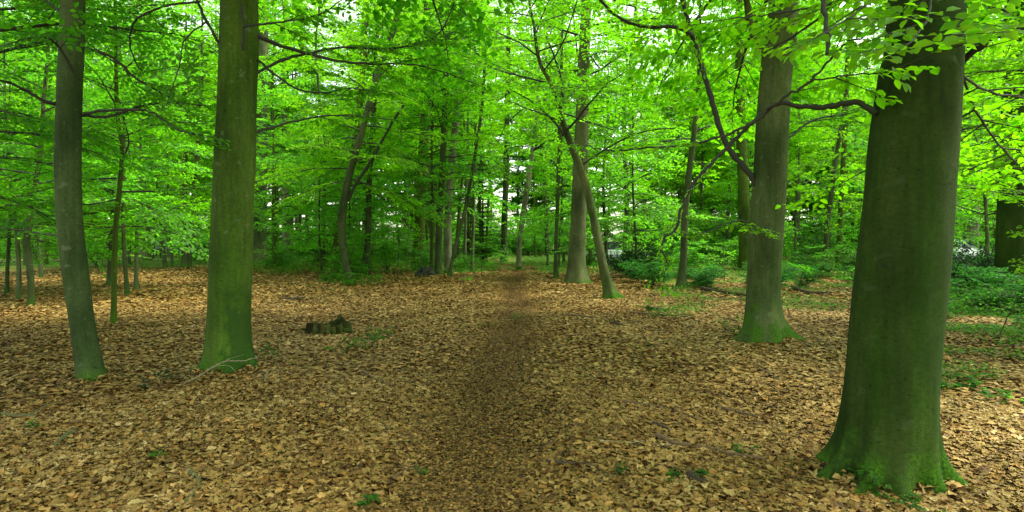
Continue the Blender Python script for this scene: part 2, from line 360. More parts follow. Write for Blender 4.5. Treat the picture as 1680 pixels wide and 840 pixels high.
def litter_mat(name, dark=False):
    m, t, b = mat(name); lk = t.links.new
    at = N(t, 'ShaderNodeAttribute', attribute_name='rnd')
    r = ramp(t, [(0, (.030, .016, .006)), (.14, (.09, .048, .014)), (.32, (.155, .091, .022)), (.54, (.23, .145, .038)), (.74, (.30, .20, .062)), (.89, (.38, .26, .095)), (1, (.50, .38, .18))])
    lk(at.outputs['Fac'], r.inputs[0])
    wn = t.nodes.new('ShaderNodeTexWhiteNoise'); wn.noise_dimensions = '1D'
    wm = N(t, 'ShaderNodeMath', operation='MULTIPLY'); lk(at.outputs['Fac'], wm.inputs[0]); wm.inputs[1].default_value = 9137.; lk(wm.outputs[0], wn.inputs['W'])
    rh = ramp(t, [(0, (1.15, .93, .66)), (.3, (1.0, 1.0, 1.0)), (.6, (.80, .86, .72)), (.8, (1.1, 1.12, 1.15)), (1, (1.3, 1.22, 1.1))]); lk(wn.outputs['Value'], rh.inputs[0])
    tc = t.nodes.new('ShaderNodeTexCoord')
    n = N(t, 'ShaderNodeTexNoise', Scale=55., Detail=4.); lk(tc.outputs['Object'], n.inputs['Vector'])
    rr = ramp(t, [(.3, (.6, .55, .5)), (.65, (1.1, 1.1, 1.1))]); lk(n.outputs['Fac'], rr.inputs[0])
    x = t.nodes.new('ShaderNodeMixRGB'); x.blend_type = 'MULTIPLY'; x.inputs[0].default_value = .7
    xh = t.nodes.new('ShaderNodeMixRGB'); xh.blend_type = 'MULTIPLY'; xh.inputs[0].default_value = 1; lk(r.outputs[0], xh.inputs[1]); lk(rh.outputs[0], xh.inputs[2])
    lk(xh.outputs[0], x.inputs[1]); lk(rr.outputs[0], x.inputs[2])
    lk(x.outputs[0], b.inputs['Base Color']); b.inputs['Roughness'].default_value = .6; b.inputs['Specular IOR Level'].default_value = .2
    bp = N(t, 'ShaderNodeBump', Strength=.4, Distance=.004); lk(n.outputs['Fac'], bp.inputs['Height']); lk(bp.outputs[0], b.inputs['Normal'])
    return m
LITTER = litter_mat('dead_leaf')

def ground_mat():
    m, t, b = mat('forest_floor'); lk = t.links.new
    tc = t.nodes.new('ShaderNodeTexCoord')
    v = N(t, 'ShaderNodeTexVoronoi', Scale=16.); v.inputs['Randomness'].default_value = 1; lk(tc.outputs['Object'], v.inputs['Vector'])
    sx = t.nodes.new('ShaderNodeSeparateXYZ'); lk(v.outputs['Color'], sx.inputs[0])
    r = ramp(t, [(0, (.05, .027, .008)), (.25, (.12, .066, .015)), (.5, (.18, .10, .022)), (.8, (.26, .155, .04)), (1, (.34, .23, .08))]); lk(sx.outputs[0], r.inputs[0])
    n = N(t, 'ShaderNodeTexNoise', Scale=.35, Detail=5.); lk(tc.outputs['Object'], n.inputs['Vector'])
    rn = ramp(t, [(.35, (.65, .6, .55)), (.65, (1.05, 1.05, 1.05))]); lk(n.outputs['Fac'], rn.inputs[0])
    x = t.nodes.new('ShaderNodeMixRGB'); x.blend_type = 'MULTIPLY'; x.inputs[0].default_value = .8; lk(r.outputs[0], x.inputs[1]); lk(rn.outputs[0], x.inputs[2])
    # woodland further off greens over with moss and seedlings
    sp = t.nodes.new('ShaderNodeSeparateXYZ'); lk(tc.outputs['Object'], sp.inputs[0])
    n2 = N(t, 'ShaderNodeTexNoise', Scale=.5, Detail=6.); lk(tc.outputs['Object'], n2.inputs['Vector'])
    ma = N(t, 'ShaderNodeMath', operation='MULTIPLY_ADD'); lk(n2.outputs['Fac'], ma.inputs[0]); ma.inputs[1].default_value = 22; lk(sp.outputs[1], ma.inputs[2])
    mr = N(t, 'ShaderNodeMapRange'); lk(ma.outputs[0], mr.inputs[0]); mr.inputs[1].default_value = 36; mr.inputs[2].default_value = 44; mr.inputs[4].default_value = .8
    x2 = t.nodes.new('ShaderNodeMixRGB'); lk(mr.outputs[0], x2.inputs[0]); lk(x.outputs[0], x2.inputs[1]); x2.inputs[2].default_value = (.045, .10, .015, 1)
    lk(x2.outputs[0], b.inputs['Base Color']); b.inputs['Roughness'].default_value = .95; b.inputs['Specular IOR Level'].default_value = .05
    bp = N(t, 'ShaderNodeBump', Strength=.8, Distance=.03); lk(v.outputs['Distance'], bp.inputs['Height']); lk(bp.outputs[0], b.inputs['Normal'])
    return m
def path_mat():
    m, t, b = mat('trodden_path'); lk = t.links.new
    tc = t.nodes.new('ShaderNodeTexCoord')
    v = N(t, 'ShaderNodeTexVoronoi', Scale=45.); lk(tc.outputs['Object'], v.inputs['Vector'])
    sx = t.nodes.new('ShaderNodeSeparateXYZ'); lk(v.outputs['Color'], sx.inputs[0])
    r = ramp(t, [(0, (.03, .016, .006)), (.4, (.062, .031, .010)), (.8, (.11, .058, .017)), (1, (.19, .11, .036))]); lk(sx.outputs[0], r.inputs[0])
    n = N(t, 'ShaderNodeTexNoise', Scale=3., Detail=6.); lk(tc.outputs['Object'], n.inputs['Vector'])
    rn = ramp(t, [(.35, (.55, .5, .5)), (.65, (1.1, 1.1, 1.1))]); lk(n.outputs['Fac'], rn.inputs[0])
    x = t.nodes.new('ShaderNodeMixRGB'); x.blend_type = 'MULTIPLY'; x.inputs[0].default_value = .8; lk(r.outputs[0], x.inputs[1]); lk(rn.outputs[0], x.inputs[2])
    lk(x.outputs[0], b.inputs['Base Color']); b.inputs['Roughness'].default_value = .95; b.inputs['Specular IOR Level'].default_value = .05
    bp = N(t, 'ShaderNodeBump', Strength=.8, Distance=.01); lk(v.outputs['Distance'], bp.inputs['Height']); lk(bp.outputs[0], b.inputs['Normal'])
    return m

# ------------------------------------------------------------------ ground, path
def build_ground():
    a = np.concatenate([-np.geomspace(400, 20, 24), np.arange(-19.8, 20, .2), np.geomspace(20, 400, 24)])
    b = np.concatenate([-np.geomspace(300, 4, 16), np.arange(-3.8, 30, .2), np.geomspace(30, 600, 34)])
    X, Y = np.meshgrid(a, b); fade = np.clip(1 - (np.hypot(X, Y) - 80) / 60, 0, 1)
    V = np.stack([X, Y, hgt(X, Y) * fade], -1).reshape(-1, 3); nx = len(a)
    i = np.arange(len(b) - 1)[:, None] * nx + np.arange(nx - 1)[None]
    F = np.stack([i, i + 1, i + nx + 1, i + nx], -1).reshape(-1, 4)
    tag(mesh_obj('ground', V, [F], ground_mat(), smooth=True), kind='structure')
    ys = np.arange(-3, 46, .15); k = 9
    hw = .33 + .08 * np.sin(ys * 1.7) + .05 * np.sin(ys * 4.1 + 1)
    T = np.linspace(-1, 1, k)
    PX = path_x(ys)[:, None] + hw[:, None] * T[None] + .04 * np.sin(ys * 7)[:, None]
    PY = np.repeat(ys[:, None], k, 1)
    PZ = hgt(PX, PY) + .006 - .02 * (np.abs(T)[None] == 1) + 0 * PX
    V = np.stack([PX, PY, PZ], -1).reshape(-1, 3)
    i = np.arange(len(ys) - 1)[:, None] * k + np.arange(k - 1)[None]
    F = np.stack([i, i + 1, i + k + 1, i + k], -1).reshape(-1, 4)
    tag(mesh_obj('path', V, [F], path_mat(), smooth=True), kind='structure')
build_ground()

# ------------------------------------------------------------------ leaf litter
def wedge(n, r0, r1, half=R(50)):
    r = np.sqrt(r0 ** 2 + (r1 ** 2 - r0 ** 2) * rng.random(n)); a = (rng.random(n) * 2 - 1) * half
    return r * np.sin(a), r * np.cos(a)
def oak_outline(k, lobes, depth):
    th = np.linspace(0, PI, k)
    rr = np.random.default_rng(int(lobes * 10 + depth * 100))
    x = (1 - np.cos(th)) / 2
    w = .34 * np.sin(th) ** .8 * (1 + depth * np.cos(lobes * 2 * PI * x)) * (.8 + .4 * rr.random(k))
    w[0] = w[-1] = 0
    return x, w
def litter(name, n, r0, r1, size, kind, lift=.035):
    x, y = wedge(n, r0, r1)
    pd = np.abs(x - path_x(y)); onp = np.exp(-(pd / .44) ** 2)
    keep = rng.random(n) > onp * np.clip(.55 + (y - 5) * .03, .5, .85)
    # thin a few bare patches
    x, y, onp = x[keep], y[keep], onp[keep]; n = len(x)
    L = size * (.5 + 1.1 * rng.random(n) ** 1.6) * (1 - .50 * onp)
    az = rng.random(n) * 2 * PI
    nr = np.stack([rng.normal(0, .17, n), rng.normal(0, .17, n), np.ones(n)], -1); nr = norm(nr)
    ax = np.stack([np.cos(az), np.sin(az), np.zeros(n)], -1); ax = norm(ax - nr * (ax * nr).sum(1, keepdims=True)); sx = np.cross(nr, ax)
    pos = np.stack([x, y, hgt(x, y) + .008 + lift * rng.random(n) ** 1.5 * (1 - .6 * onp)], -1)
    base = rng.beta(1.7, 1.6, n)
    patch = .5 + .28 * np.sin(x * .9 + 1.7 * np.sin(y * .5)) * np.sin(y * .8 + .6) + .25 * np.sin(x * 2.7 + 2 * np.sin(y * 1.9)) * np.sin(y * 2.3 + 1.6 * np.sin(x * 1.3)) + .2 * np.sin(x * 6.1 + 2 * np.sin(y * 4.)) * np.sin(y * 5.3)
    rv = np.clip((base - .5) * (.86 - .2 * onp) + .5 * (.74 - .28 * onp) + .26 * patch * (1 - .7 * onp) + .0, 0, 1)
    curl = rng.normal(.22, .35, n) * .9; bend = rng.normal(0, .35, n)
    g = Geo()
    def P(u, w):  # u along 0..1, w across fraction of L
        cu = u - .5
        return pos + (cu * L)[:, None] * ax + (w * L)[:, None] * sx + ((curl * w * w * 2.2 + bend * (cu * cu - .1)) * L)[:, None] * nr
    if kind == 0:
        groups = rng.integers(0, 6, n)
        for gi in range(6):
            sel = groups == gi; m = sel.sum()
            k = 8
            xs, ws = oak_outline(k, [3, 2.5, 3.5, .5, .5, 2][gi], [.35, .3, .28, .05, .0, .42][gi])
            ws = ws * [1, 1.1, .95, .95, 1.1, 1.2][gi]
            sub = lambda u, w: (pos[sel] + ((u - .5) * L[sel])[:, None] * ax[sel] + (w * L[sel])[:, None] * sx[sel] + ((curl[sel] * w * w * 2.2 + bend[sel] * ((u - .5) ** 2 - .1) + .05 * math.sin(u * 17 + w * 9)) * L[sel])[:, None] * nr[sel])
            V = [sub(xs[i], 0) for i in range(k)] + [sub(xs[i], ws[i]) for i in range(1, k - 1)] + [sub(xs[i], -ws[i] * .92) for i in range(1, k - 1)]
            V = np.stack(V, 1); nv = V.shape[1]; b = np.arange(m)[:, None] * nv
            F4, F3 = [], []
            for s_ in (0, 1):
                o = k + s_ * (k - 2)
                for i in range(1, k - 2):
                    q = [i, i + 1, o + i, o + i - 1]; F4.append(b + (q if s_ == 0 else q[::-1]))
                F3.append(b + ([0, 1, o] if s_ == 0 else [o, 1, 0])); F3.append(b + ([k - 2, k - 1, o + k - 3] if s_ == 0 else [o + k - 3, k - 1, k - 2]))
            n0 = g.n
            Vf = V.reshape(-1, 3)
            g.add(Vf, np.concatenate(F4), np.tile(rv[sel], len(F4)))
            # tris share the same verts
            g.f.setdefault(3, []).append(np.concatenate(F3) + n0); g.r.setdefault(3, []).append(np.tile(rv[sel], len(F3)))
    else:
        V = np.stack([P(0, 0 * L), P(.3, .32 + 0 * L), P(.75, .26 + 0 * L), P(1., 0 * L), P(.7, -.3 + 0 * L), P(.25, -.26 + 0 * L)], 1)
        b = np.arange(n)[:, None] * 6
        g.add(V.reshape(-1, 3), np.concatenate([b + [0, 3, 2, 1], b + [0, 5, 4, 3]]), np.tile(rv, 2))
    o = g.obj(name, LITTER)
    return tag(o, None, None, None, 'stuff')
o = litter('leaf_litter', 140000, 2.7, 7.2, .051, 0, .025); o['label'] = 'brown and tan fallen leaves covering the forest floor in front'; o['category'] = 'leaf litter'
o = litter('leaf_litter', 220000, 6.9, 17, .061, 1, .03); o['label'] = 'brown fallen leaves around the stump and middle trunks'; o['category'] = 'leaf litter'
o = litter('leaf_litter', 140000, 16.5, 36, .10, 1, .04); o['label'] = 'thinner fallen leaves near the forest edge beyond the trunks'; o['category'] = 'leaf litter'
def crumbs():
    n = 80000; y = 2.6 + 26 * rng.random(n) ** 1.7; x = path_x(y) + rng.normal(0, .30, n)
    L = .012 + .028 * rng.random(n); az = rng.random(n) * 2 * PI
    nr = norm(np.stack([rng.normal(0, .4, n), rng.normal(0, .4, n), np.ones(n)], -1))
    ax = np.stack([np.cos(az), np.sin(az), 0 * az], -1)
    g = Geo(); leaves(g, np.stack([x, y, hgt(x, y) + .010 + .012 * rng.random(n)], -1), ax, nr, L, wr=.6)
    o = g.obj('leaf_crumbs', LITTER)
    me = o.data; v = np.clip(rng.beta(1.6, 3.6, len(me.polygons)), 0, 1).astype(np.float32); me.attributes['rnd'].data.foreach_set('value', v)
    tag(o, 'crushed dark leaf fragments trodden along the narrow path', 'leaf litter', None, 'stuff')
crumbs()
def twig_litter():
    g = Geo(); n = 420; x, y = wedge(n, 2.8, 13)
    a = rng.random(n) * 6.28; L = rng.uniform(.06, .32, n)
    p0 = np.stack([x, y, hgt(x, y) + .03 + .012 * rng.random(n)], -1)
    mid = p0 + np.stack([np.cos(a), np.sin(a), rng.normal(0, .04, n)], -1) * (L * .5)[:, None]
    a2 = a + rng.normal(0, .3, n); p1 = mid + np.stack([np.cos(a2), np.sin(a2), rng.normal(-.03, .05, n)], -1) * (L * .5)[:, None]
    r = rng.uniform(.0018, .005, n)
    prisms(g, p0, mid, r, r * .85); prisms(g, mid, p1, r * .85, r * .4)
    m, t, b = mat('twig_litter_wood'); nn = N(t, 'ShaderNodeTexNoise', Scale=2.5); rr = ramp(t, [(.35, (.03, .018, .007)), (.65, (.16, .11, .05))]); t.links.new(nn.outputs['Fac'], rr.inputs[0]); t.links.new(rr.outputs[0], b.inputs['Base Color']); b.inputs['Roughness'].default_value = .9
    o = g.obj('twig_litter', m); tag(o, 'tiny dry twigs strewn over the fallen leaves', 'twig litter', None, 'stuff')
twig_litter()
def banked_leaves():
    P, R0 = [], []
    for (px, Y, r, n) in ((1455, 4.05, .30, 1500), (372, 7.2, .28, 900), (146, 6.7, .14, 350), (1255, 9.5, .32, 700)):
        a = rng.random(n) * 6.28; d = rng.exponential(.09, n); rr = r * (1 + .25 * np.sin(3 * a + px)) + d
        x = (px - 840) / FPX * Y + rr * np.cos(a); y = Y + rr * np.sin(a)
        P.append(np.stack([x, y, hgt(x, y) + .015 + .075 * np.exp(-d / .08) * rng.random(n)], -1))
    P = np.concatenate(P); n = len(P); a = rng.random(n) * 6.28
    g = Geo(); leaves(g, P, np.stack([np.cos(a), np.sin(a), rng.normal(0, .25, n)], -1), np.array([[0, 0, 1.]]) + rng.normal(0, .4, (n, 3)), rng.uniform(.03, .065, n), wr=.7, detail=1, fold=.18)
    o = g.obj('leaf_litter', LITTER); tag(o, 'fallen leaves banked up around the feet of the near trunks', 'leaf litter', None, 'stuff')
banked_leaves()

# ------------------------------------------------------------------ trees
def flare_mod(base_z, r, flare, lobes, k=5, ph=0., hs=.28, fl=.05):
    def f(pts, th):
        h = np.maximum(pts[:, 2] - base_z, 0)[:, None]; T = th[None]
        m = 1 + flare * np.exp(-h / hs) * (1 + .45 * np.cos(k * T + ph) + .2 * np.cos(2 * T + ph * 2))
        for a, amp, w in lobes:
            d = np.angle(np.exp(1j * (T - a)))
            m = m + amp * np.exp(-(d / w) ** 2) * np.exp(-h / (hs * .75))
        m = m + fl * .5 * np.sin(3 * T + h * .9 + ph) * np.exp(-h / 3) + .018 * np.sin(5 * T - h * 2.1 + ph) + .012 * np.sin(2 * T + h * 5.3 + ph * 3)
        m = m + .006 * np.sin(9 * T + 7 * h + ph)
        return m
    return f

def make_trunk(g, nodes, Y, top_z, top_r, base, sides=20, step=.12, flare=.5, lobes=(), ph=0., wob=0., hs=.28, k=5):
    """nodes: (px, py, width px) from the foot upwards; Y depth"""
    P = []
    for (px, py, w) in nodes:
        p = unproj(px, py, Y); P.append([*p, w / 2 / FPX * Y])
    P[0][2] = base[2] ; P[0][0] = base[0]
    P = np.array(P)
    for i in range(1, len(P)): P[i, 1] += rng.normal(0, wob)
    d = P[-1] - P[-2]; d = d / max(d[2], 1e-3)
    z = P[-1, 2]
    ex = []
    nst = max(1, int((top_z - z) / 3))
    lean = d[:2] * .6
    xy = P[-1, :2].copy(); r0 = P[-1, 3]
    for q in range(nst):
        f = (q + 1) / nst; dz = (top_z - z) / nst
        lean = lean * .75 + rng.normal(0, .02, 2); xy = xy + lean * dz
        ex.append([xy[0], xy[1], z + dz * (q + 1), max(top_r, r0 * (1 - f) + top_r * f)])
    if ex: P = np.vstack([P, ex])
    P = np.vstack([[P[0, 0] - (P[1, 0] - P[0, 0]) * .1, P[0, 1], P[0, 2] - .35, P[0, 3]], P])
    Ltot = P[-1, 2] - P[0, 2]
    Q = catmull(P, max(8, int(Ltot / step)))
    tube(g, Q[:, :3], np.maximum(Q[:, 3], .004), sides, flare_mod(base[2], 0, flare, lobes, ph=ph, hs=hs, k=k))
    return Q

def limb_curve(p0, az, el, L, droop, n=6, wig=.06):
    d = np.array([math.cos(az) * math.cos(el), math.sin(az) * math.cos(el), math.sin(el)])
    pts = [np.array(p0, float)]
    for i in range(n):
        pts.append(pts[-1] + d * L / n)
        d = d + rng.normal(0, wig, 3); d[2] -= droop / n; d = d / np.linalg.norm(d)
    return np.array(pts)

def crown_on(gw, gl, Q, z0, z1, n, rmax, lsize, dens=1., detail=0, el=(.1, .5), shape='round', droop=.5, spread=.45, avoid=None, flat=.42):
    az = rng.random() * 6
    for i in range(n):
        f = (i + .5 * rng.random()) / n; z = z0 + (z1 - z0) * f
        az += 2.4 + rng.normal(0, .35)
        if avoid and avoid(az): continue
        k = np.argmin(np.abs(Q[:, 2] - z)); p = Q[k, :3]; rr = Q[k, 3]
        if shape == 'round': Lr = rmax * (.45 + .75 * math.sin(PI * min(1, .18 + .8 * f)))
        elif shape == 'under': Lr = rmax * (1 - .62 * f)
        else: Lr = rmax
        Lr *= .75 + .45 * rng.random()
        e = el[0] + (el[1] - el[0]) * f + rng.normal(0, .2)
        c = limb_curve(p, az, e, Lr, droop, n=6, wig=.13)
        r0 = min(rr * .5, .005 + .008 * Lr)
        c[0] = p
        tube(gw, c, np.linspace(r0, .004, len(c)), 5, cap=False)
        foliate(gw, gl, c, None, lsize, dens, detail, spread=spread, start=.18, flat=flat)

HAND = []     # (px, Y, short name) of the hand placed trees, to describe the rest by
def photo_tree(nodes, Y, label, matb, name='beech_tree', top=18, top_r=.06, crown=None, branches=(), sides=20, step=.12,
               flare=.5, lobes=(), ph=0., wob=.02, lsize=.075, leafmat=None, detail=0, hs=.28, k=5, short=None, group=None):
    bx = (nodes[0][0] - 840) / FPX * Y
    base = np.array([bx, Y, float(hgt(bx, Y))])
    t = thing(name, base, label, 'tree', group)
    HAND.append((nodes[0][0], Y, short))
    g = Geo(); Q = make_trunk(g, nodes, Y, top, top_r, base, sides, step, flare, lobes, ph, wob, hs, k)
    g.obj('trunk', matb, t, True, off=base)
    gw, gl = Geo(), Geo()
    if crown:
        for c in (crown if isinstance(crown, list) else [crown]):
            crown_on(gw, gl, Q, **c)
    for bnodes, bY, w0, w1, fol in branches:
        # bnodes pixel polyline, bY = depth at start and end, w0,w1 px widths
        gb, gf = Geo(), Geo()
        n_ = len(bnodes); P = []
        for i, (px, py) in enumerate(bnodes):
            yy = bY[0] + (bY[1] - bY[0]) * i / (n_ - 1)
            w = w0 + (w1 - w0) * i / (n_ - 1)
            P.append([*unproj(px, py, yy), w / 2 / FPX * yy])
        C = catmull(np.array(P), n_ * 5); C[:, :3] += rng.normal(0, .004, (len(C), 3))
        tube(gb, C[:, :3], C[:, 3] * (1 + .08 * rng.normal(size=len(C))), 7)
        if fol:
            f = dict(lsize=lsize, dens=1., detail=detail, start=.2, spread=.35); f.update(fol)
            foliate(gb, gf, C[::3, :3], None, **f)
        bo = gb.obj('branch', TWIG if w0 < 12.5 else matb, t, True, off=base)
        if gf.n: gf.obj('leaves', leafmat or LEAF, bo, False, off=base)
    if gw.n: gw.obj('limbs', TWIG, t, False, off=base)
    if gl.n: gl.obj('crown', leafmat or LEAF, t, False, off=base)
    return t, Q, base

TOPC = dict(z0=6.5, z1=17, n=34, rmax=5.0, lsize=.16, dens=.9, el=(.0, .8))  # crowns above the view, enlarged to shade the ground in front
# -- A: slim grey-green beech at left
photo_tree([(146, 632, 40), (136, 540, 36), (118, 400, 37), (112, 300, 37), (114, 150, 36), (119, 0, 34)], 6.7,
    'slim grey green beech trunk at far left leaning slightly left, foot mossy', BARK_SLIM, crown=TOPC, flare=.18, hs=.12, wob=.0,
    branches=[([(99, 172), (70, 165), (30, 142), (0, 131), (-60, 120)], (6.7, 6.0), 7, 3, dict(start=.3, spread=.5)),
              ([(135, 78), (185, 95), (225, 130), (262, 150), (300, 175)], (6.7, 7.3), 6, 2, dict(start=.25, spread=.5)),
              ([(135, 190), (180, 190), (240, 172), (290, 168), (340, 175)], (6.7, 8.2), 5, 2, dict(start=.2, spread=.5)),
              ([(137, 186), (200, 180), (250, 185), (290, 212), (330, 222)], (6.7, 6.4), 5, 2, dict(start=.3, spread=.45)),
              ([(103, 22), (80, 5), (50, -20)], (6.7, 6.9), 5, 2, dict(start=.1, spread=.8)),
              ([(96, 386), (60, 382), (0, 373), (-50, 366)], (6.7, 7.5), 3, 2, dict(start=.3, spread=.3)),
              ([(128, 128), (90, 70), (60, 60), (20, 70)], (6.7, 5.6), 5, 2, dict(start=.2, spread=.6))],
    detail=1, leafmat=LEAF_LEFT_SHADED, short='the slim left beech')
# -- B: the smooth green beech
photo_tree([(372, 612, 74), (374, 540, 68), (379, 430, 66), (384, 300, 63), (389, 150, 60), (393, 0, 58)], 7.2,
    'smooth green stained beech with a pale stick leaning on its foot', BARK_STAINED, crown=TOPC, flare=.16, hs=.15, sides=40, lobes=[(PI * 1.04, .35, .28), (-.12, .32, .24), (-1.1, .16, .2), (-1.8, .12, .2), (-1.45, -.1, .12)], wob=0,
    branches=[([(418, 57), (460, 75), (515, 90), (565, 102), (625, 105), (690, 108), (780, 137)], (7.2, 8.4), 7, 1.5, dict(start=.4, spread=.35)),
              ([(416, 122), (460, 100), (505, 88), (565, 78), (630, 80), (680, 72), (720, 55), (745, 5)], (7.2, 9.0), 5, 2, dict(start=.35, spread=.35)),
              ([(417, 93), (455, 125), (490, 147), (530, 152), (575, 145), (620, 150)], (7.2, 7.6), 4.5, 1.5, dict(start=.5, spread=.35)),
              ([(412, 219), (470, 202), (520, 192), (570, 189), (640, 196)], (7.2, 8.0), 4, 2, dict(start=.45, spread=.3)),
              ([(362, 75), (340, 38), (322, -5), (318, -30)], (7.1, 6.8), 5, 4, None),
              ([(328, 2), (270, 10), (226, 30), (213, 62), (220, 98), (235, 120)], (6.8, 7.6), 4, 2, dict(start=.15, spread=.35)),
              ([(337, 36), (303, 66), (294, 110), (280, 150)], (6.9, 6.5), 3, 1.5, dict(start=.3, spread=.4)),
              ([(398, 82), (400, 40), (393, 0), (385, -30)], (7.0, 6.9), 4, 3, None),
              ([(399, 44), (440, 38), (480, 34), (525, 24), (560, 0)], (6.95, 6.4), 4, 2, dict(start=.3, spread=.5))],
    detail=1, leafmat=LEAF_LEFT_SHADED, short='the smooth green beech')
# -- C: the big dark beech close by on the right
photo_tree([(1455, 782, 152), (1457, 690, 139), (1466, 560, 134), (1482, 400, 131), (1496, 250, 127), (1508, 130, 117), (1518, 0, 108)], 4.05,
    'massive dark green beech trunk nearest on the right, mossy roots spread wide', BARK_BIG, crown=dict(TOPC, z0=6.0), sides=90, step=.04, flare=.06, hs=.17, wob=0,
    lobes=[(PI * 1.06, .85, .20), (PI * 1.24, .6, .13), (PI * 1.15, -.25, .08), (-.55, 1.1, .15), (-.20, .45, .12), (-1.02, .4, .16), (-1.38, -.35, .14), (-.76, -.25, .07), (-1.85, .35, .14), (.6, .45, .3), (2.3, .4, .3)],
    branches=[([(1437, 186), (1415, 171), (1390, 169), (1355, 175), (1315, 175), (1285, 169), (1260, 178), (1230, 205), (1200, 235), (1160, 275), (1135, 305), (1118, 345), (1110, 375), (1090, 390), (1087, 412), (1096, 432)], (4.05, 4.6), 11, 2.5, dict(start=.55, spread=.30, dens=.55, lsize=.045)),
              ([(1262, 178), (1240, 198), (1190, 222), (1130, 237), (1060, 243), (1000, 247), (960, 238)], (4.12, 4.7), 5, 2, dict(start=.35, spread=.2, dens=.8)),
              ([(1258, 178), (1290, 158), (1330, 132), (1362, 98), (1385, 75), (1415, 60), (1465, 35), (1510, 2)], (4.1, 3.5), 5, 2, dict(start=.1, spread=.28, dens=.9)),
              ([(1572, 106), (1600, 82), (1630, 62), (1690, 40), (1760, 10)], (4.1, 3.6), 12, 5, dict(start=.2, spread=.4)),
              ([(1330, 132), (1400, 122), (1450, 118), (1520, 92), (1560, 80)], (3.85, 3.3), 3, 1.5, dict(start=.1, spread=.3, dens=.9)),
              ([(1570, 115), (1620, 150), (1680, 160), (1760, 180)], (4.1, 5.0), 5, 2, dict(start=.15, spread=.5)),
              ([(1500, -50), (1440, -25), (1360, 5), (1270, 22), (1200, 30)], (3.9, 3.9), 6, 2, dict(start=.1, spread=.45)),
              ([(1500, -80), (1450, -30), (1400, 25), (1340, 60)], (3.8, 3.1), 6, 2, dict(start=.1, spread=.5)),
              ([(1535, -60), (1530, 0), (1510, 50), (1475, 85)], (3.75, 2.9), 6, 2, dict(start=.2, spread=.45)),
              ([(1545, -50), (1600, -20), (1650, 20), (1700, 80)], (3.9, 3.8), 6, 2, dict(start=.1, spread=.5)),
              ([(1500, -40), (1420, -40), (1330, 40), (1250, 90)], (4.4, 6.0), 7, 2, dict(start=.2, spread=.4)),
              ([(1500, -60), (1380, -80), (1230, -50), (1120, 0)], (4.4, 5.5), 7, 2, dict(start=.3, spread=.4)),
              ([(1352, -40), (1352, 10), (1358, 60), (1356, 92)], (3.4, 3.35), 9, 6, None),
              ([(1560, 60), (1600, 180), (1660, 260), (1720, 300)], (4.3, 6.5), 5, 2, dict(start=.3, spread=.45))],
    detail=1, leafmat=LEAF_NEAR, ph=.7, short='the massive right beech')
# -- D: grey beech with a rising limb
photo_tree([(1255, 556, 62), (1252, 480, 52), (1256, 380, 54), (1263, 290, 52), (1269, 180, 50), (1276, 90, 48), (1285, 0, 46)], 9.5,
    'grey beech with mossy foot and a long limb rising left from mid trunk', BARK_GREY, crown=dict(TOPC, z0=5.2, n=36), sides=26, flare=.28, hs=.22,
    lobes=[(PI, .75, .3), (PI * 1.25, .3, .2), (-.45, 1.1, .26), (-1.5, .25, .2), (-1.0, -.1, .15)], wob=0,
    branches=[([(1246, 312), (1232, 288), (1210, 262), (1188, 228), (1168, 165), (1152, 110), (1132, 45), (1118, -10)], (9.45, 9.9), 11, 7, dict(start=.55, spread=.25, lsize=.085)),
              ([(1142, 62), (1110, 45), (1050, 42), (1010, 25), (985, 0), (970, -20)], (9.8, 9.2), 7, 4, dict(start=.1, spread=.35)),
              ([(1250, 85), (1233, 45), (1225, 5), (1222, -20)], (9.4, 9.0), 13, 9, None),
              ([(1290, 230), (1330, 200), (1380, 190), (1420, 205)], (9.6, 11.), 4, 2, dict(start=.15, spread=.5)),
              ([(1240, 370), (1215, 362), (1180, 372), (1150, 385)], (9.4, 8.6), 3, 1.5, dict(start=.1, spread=.4))],
    lsize=.08, detail=0, ph=1.2, short='the limbed grey beech')
# -- E: stout brown trunk in the centre
photo_tree([(946, 466, 31), (946, 420, 28), (949, 350, 25), (953, 250, 23), (957, 120, 19), (962, 0, 16)], 21,
    'stout brown trunk right of the path end, flared dark foot', BARK_BROWN, crown=dict(z0=6.5, z1=19, n=34, rmax=4.5, lsize=.15, dens=.8, el=(.1, .8)), sides=22, flare=.45, hs=.35, short='the stout brown trunk', ph=.4)
# -- F: leaning trunk in front of it
photo_tree([(1003, 491, 18), (988, 430, 15), (972, 350, 13), (957, 290, 13), (938, 240, 12), (920, 190, 9), (905, 140, 7), (885, 100, 6), (876, 40, 5), (868, 0, 4)], 15.7,
    'slanting trunk leaning left across the stout brown one, bright mossy toes', BARK_TOES, crown=dict(z0=4.2, z1=8.5, n=22, rmax=3.2, lsize=.10, dens=.85, el=(.05, .6)), top=9, top_r=.02, sides=24, flare=.8, hs=.16, lobes=[(-.3, .8, .3), (PI, .5, .3), (-1.5, .4, .3)],
    branches=[([(918, 186), (924, 150), (912, 100), (896, 60)], (15.7, 15.5), 6, 2, dict(start=.2, spread=.4)),
              ([(935, 235), (905, 195), (870, 165), (835, 145)], (15.7, 15.2), 4, 2, dict(start=.2, spread=.4)),
              ([(955, 270), (1010, 235), (1060, 215), (1110, 210)], (15.7, 15.), 3, 2, dict(start=.2, spread=.4))],
    lsize=.10, wob=0, short='the slanting trunk')
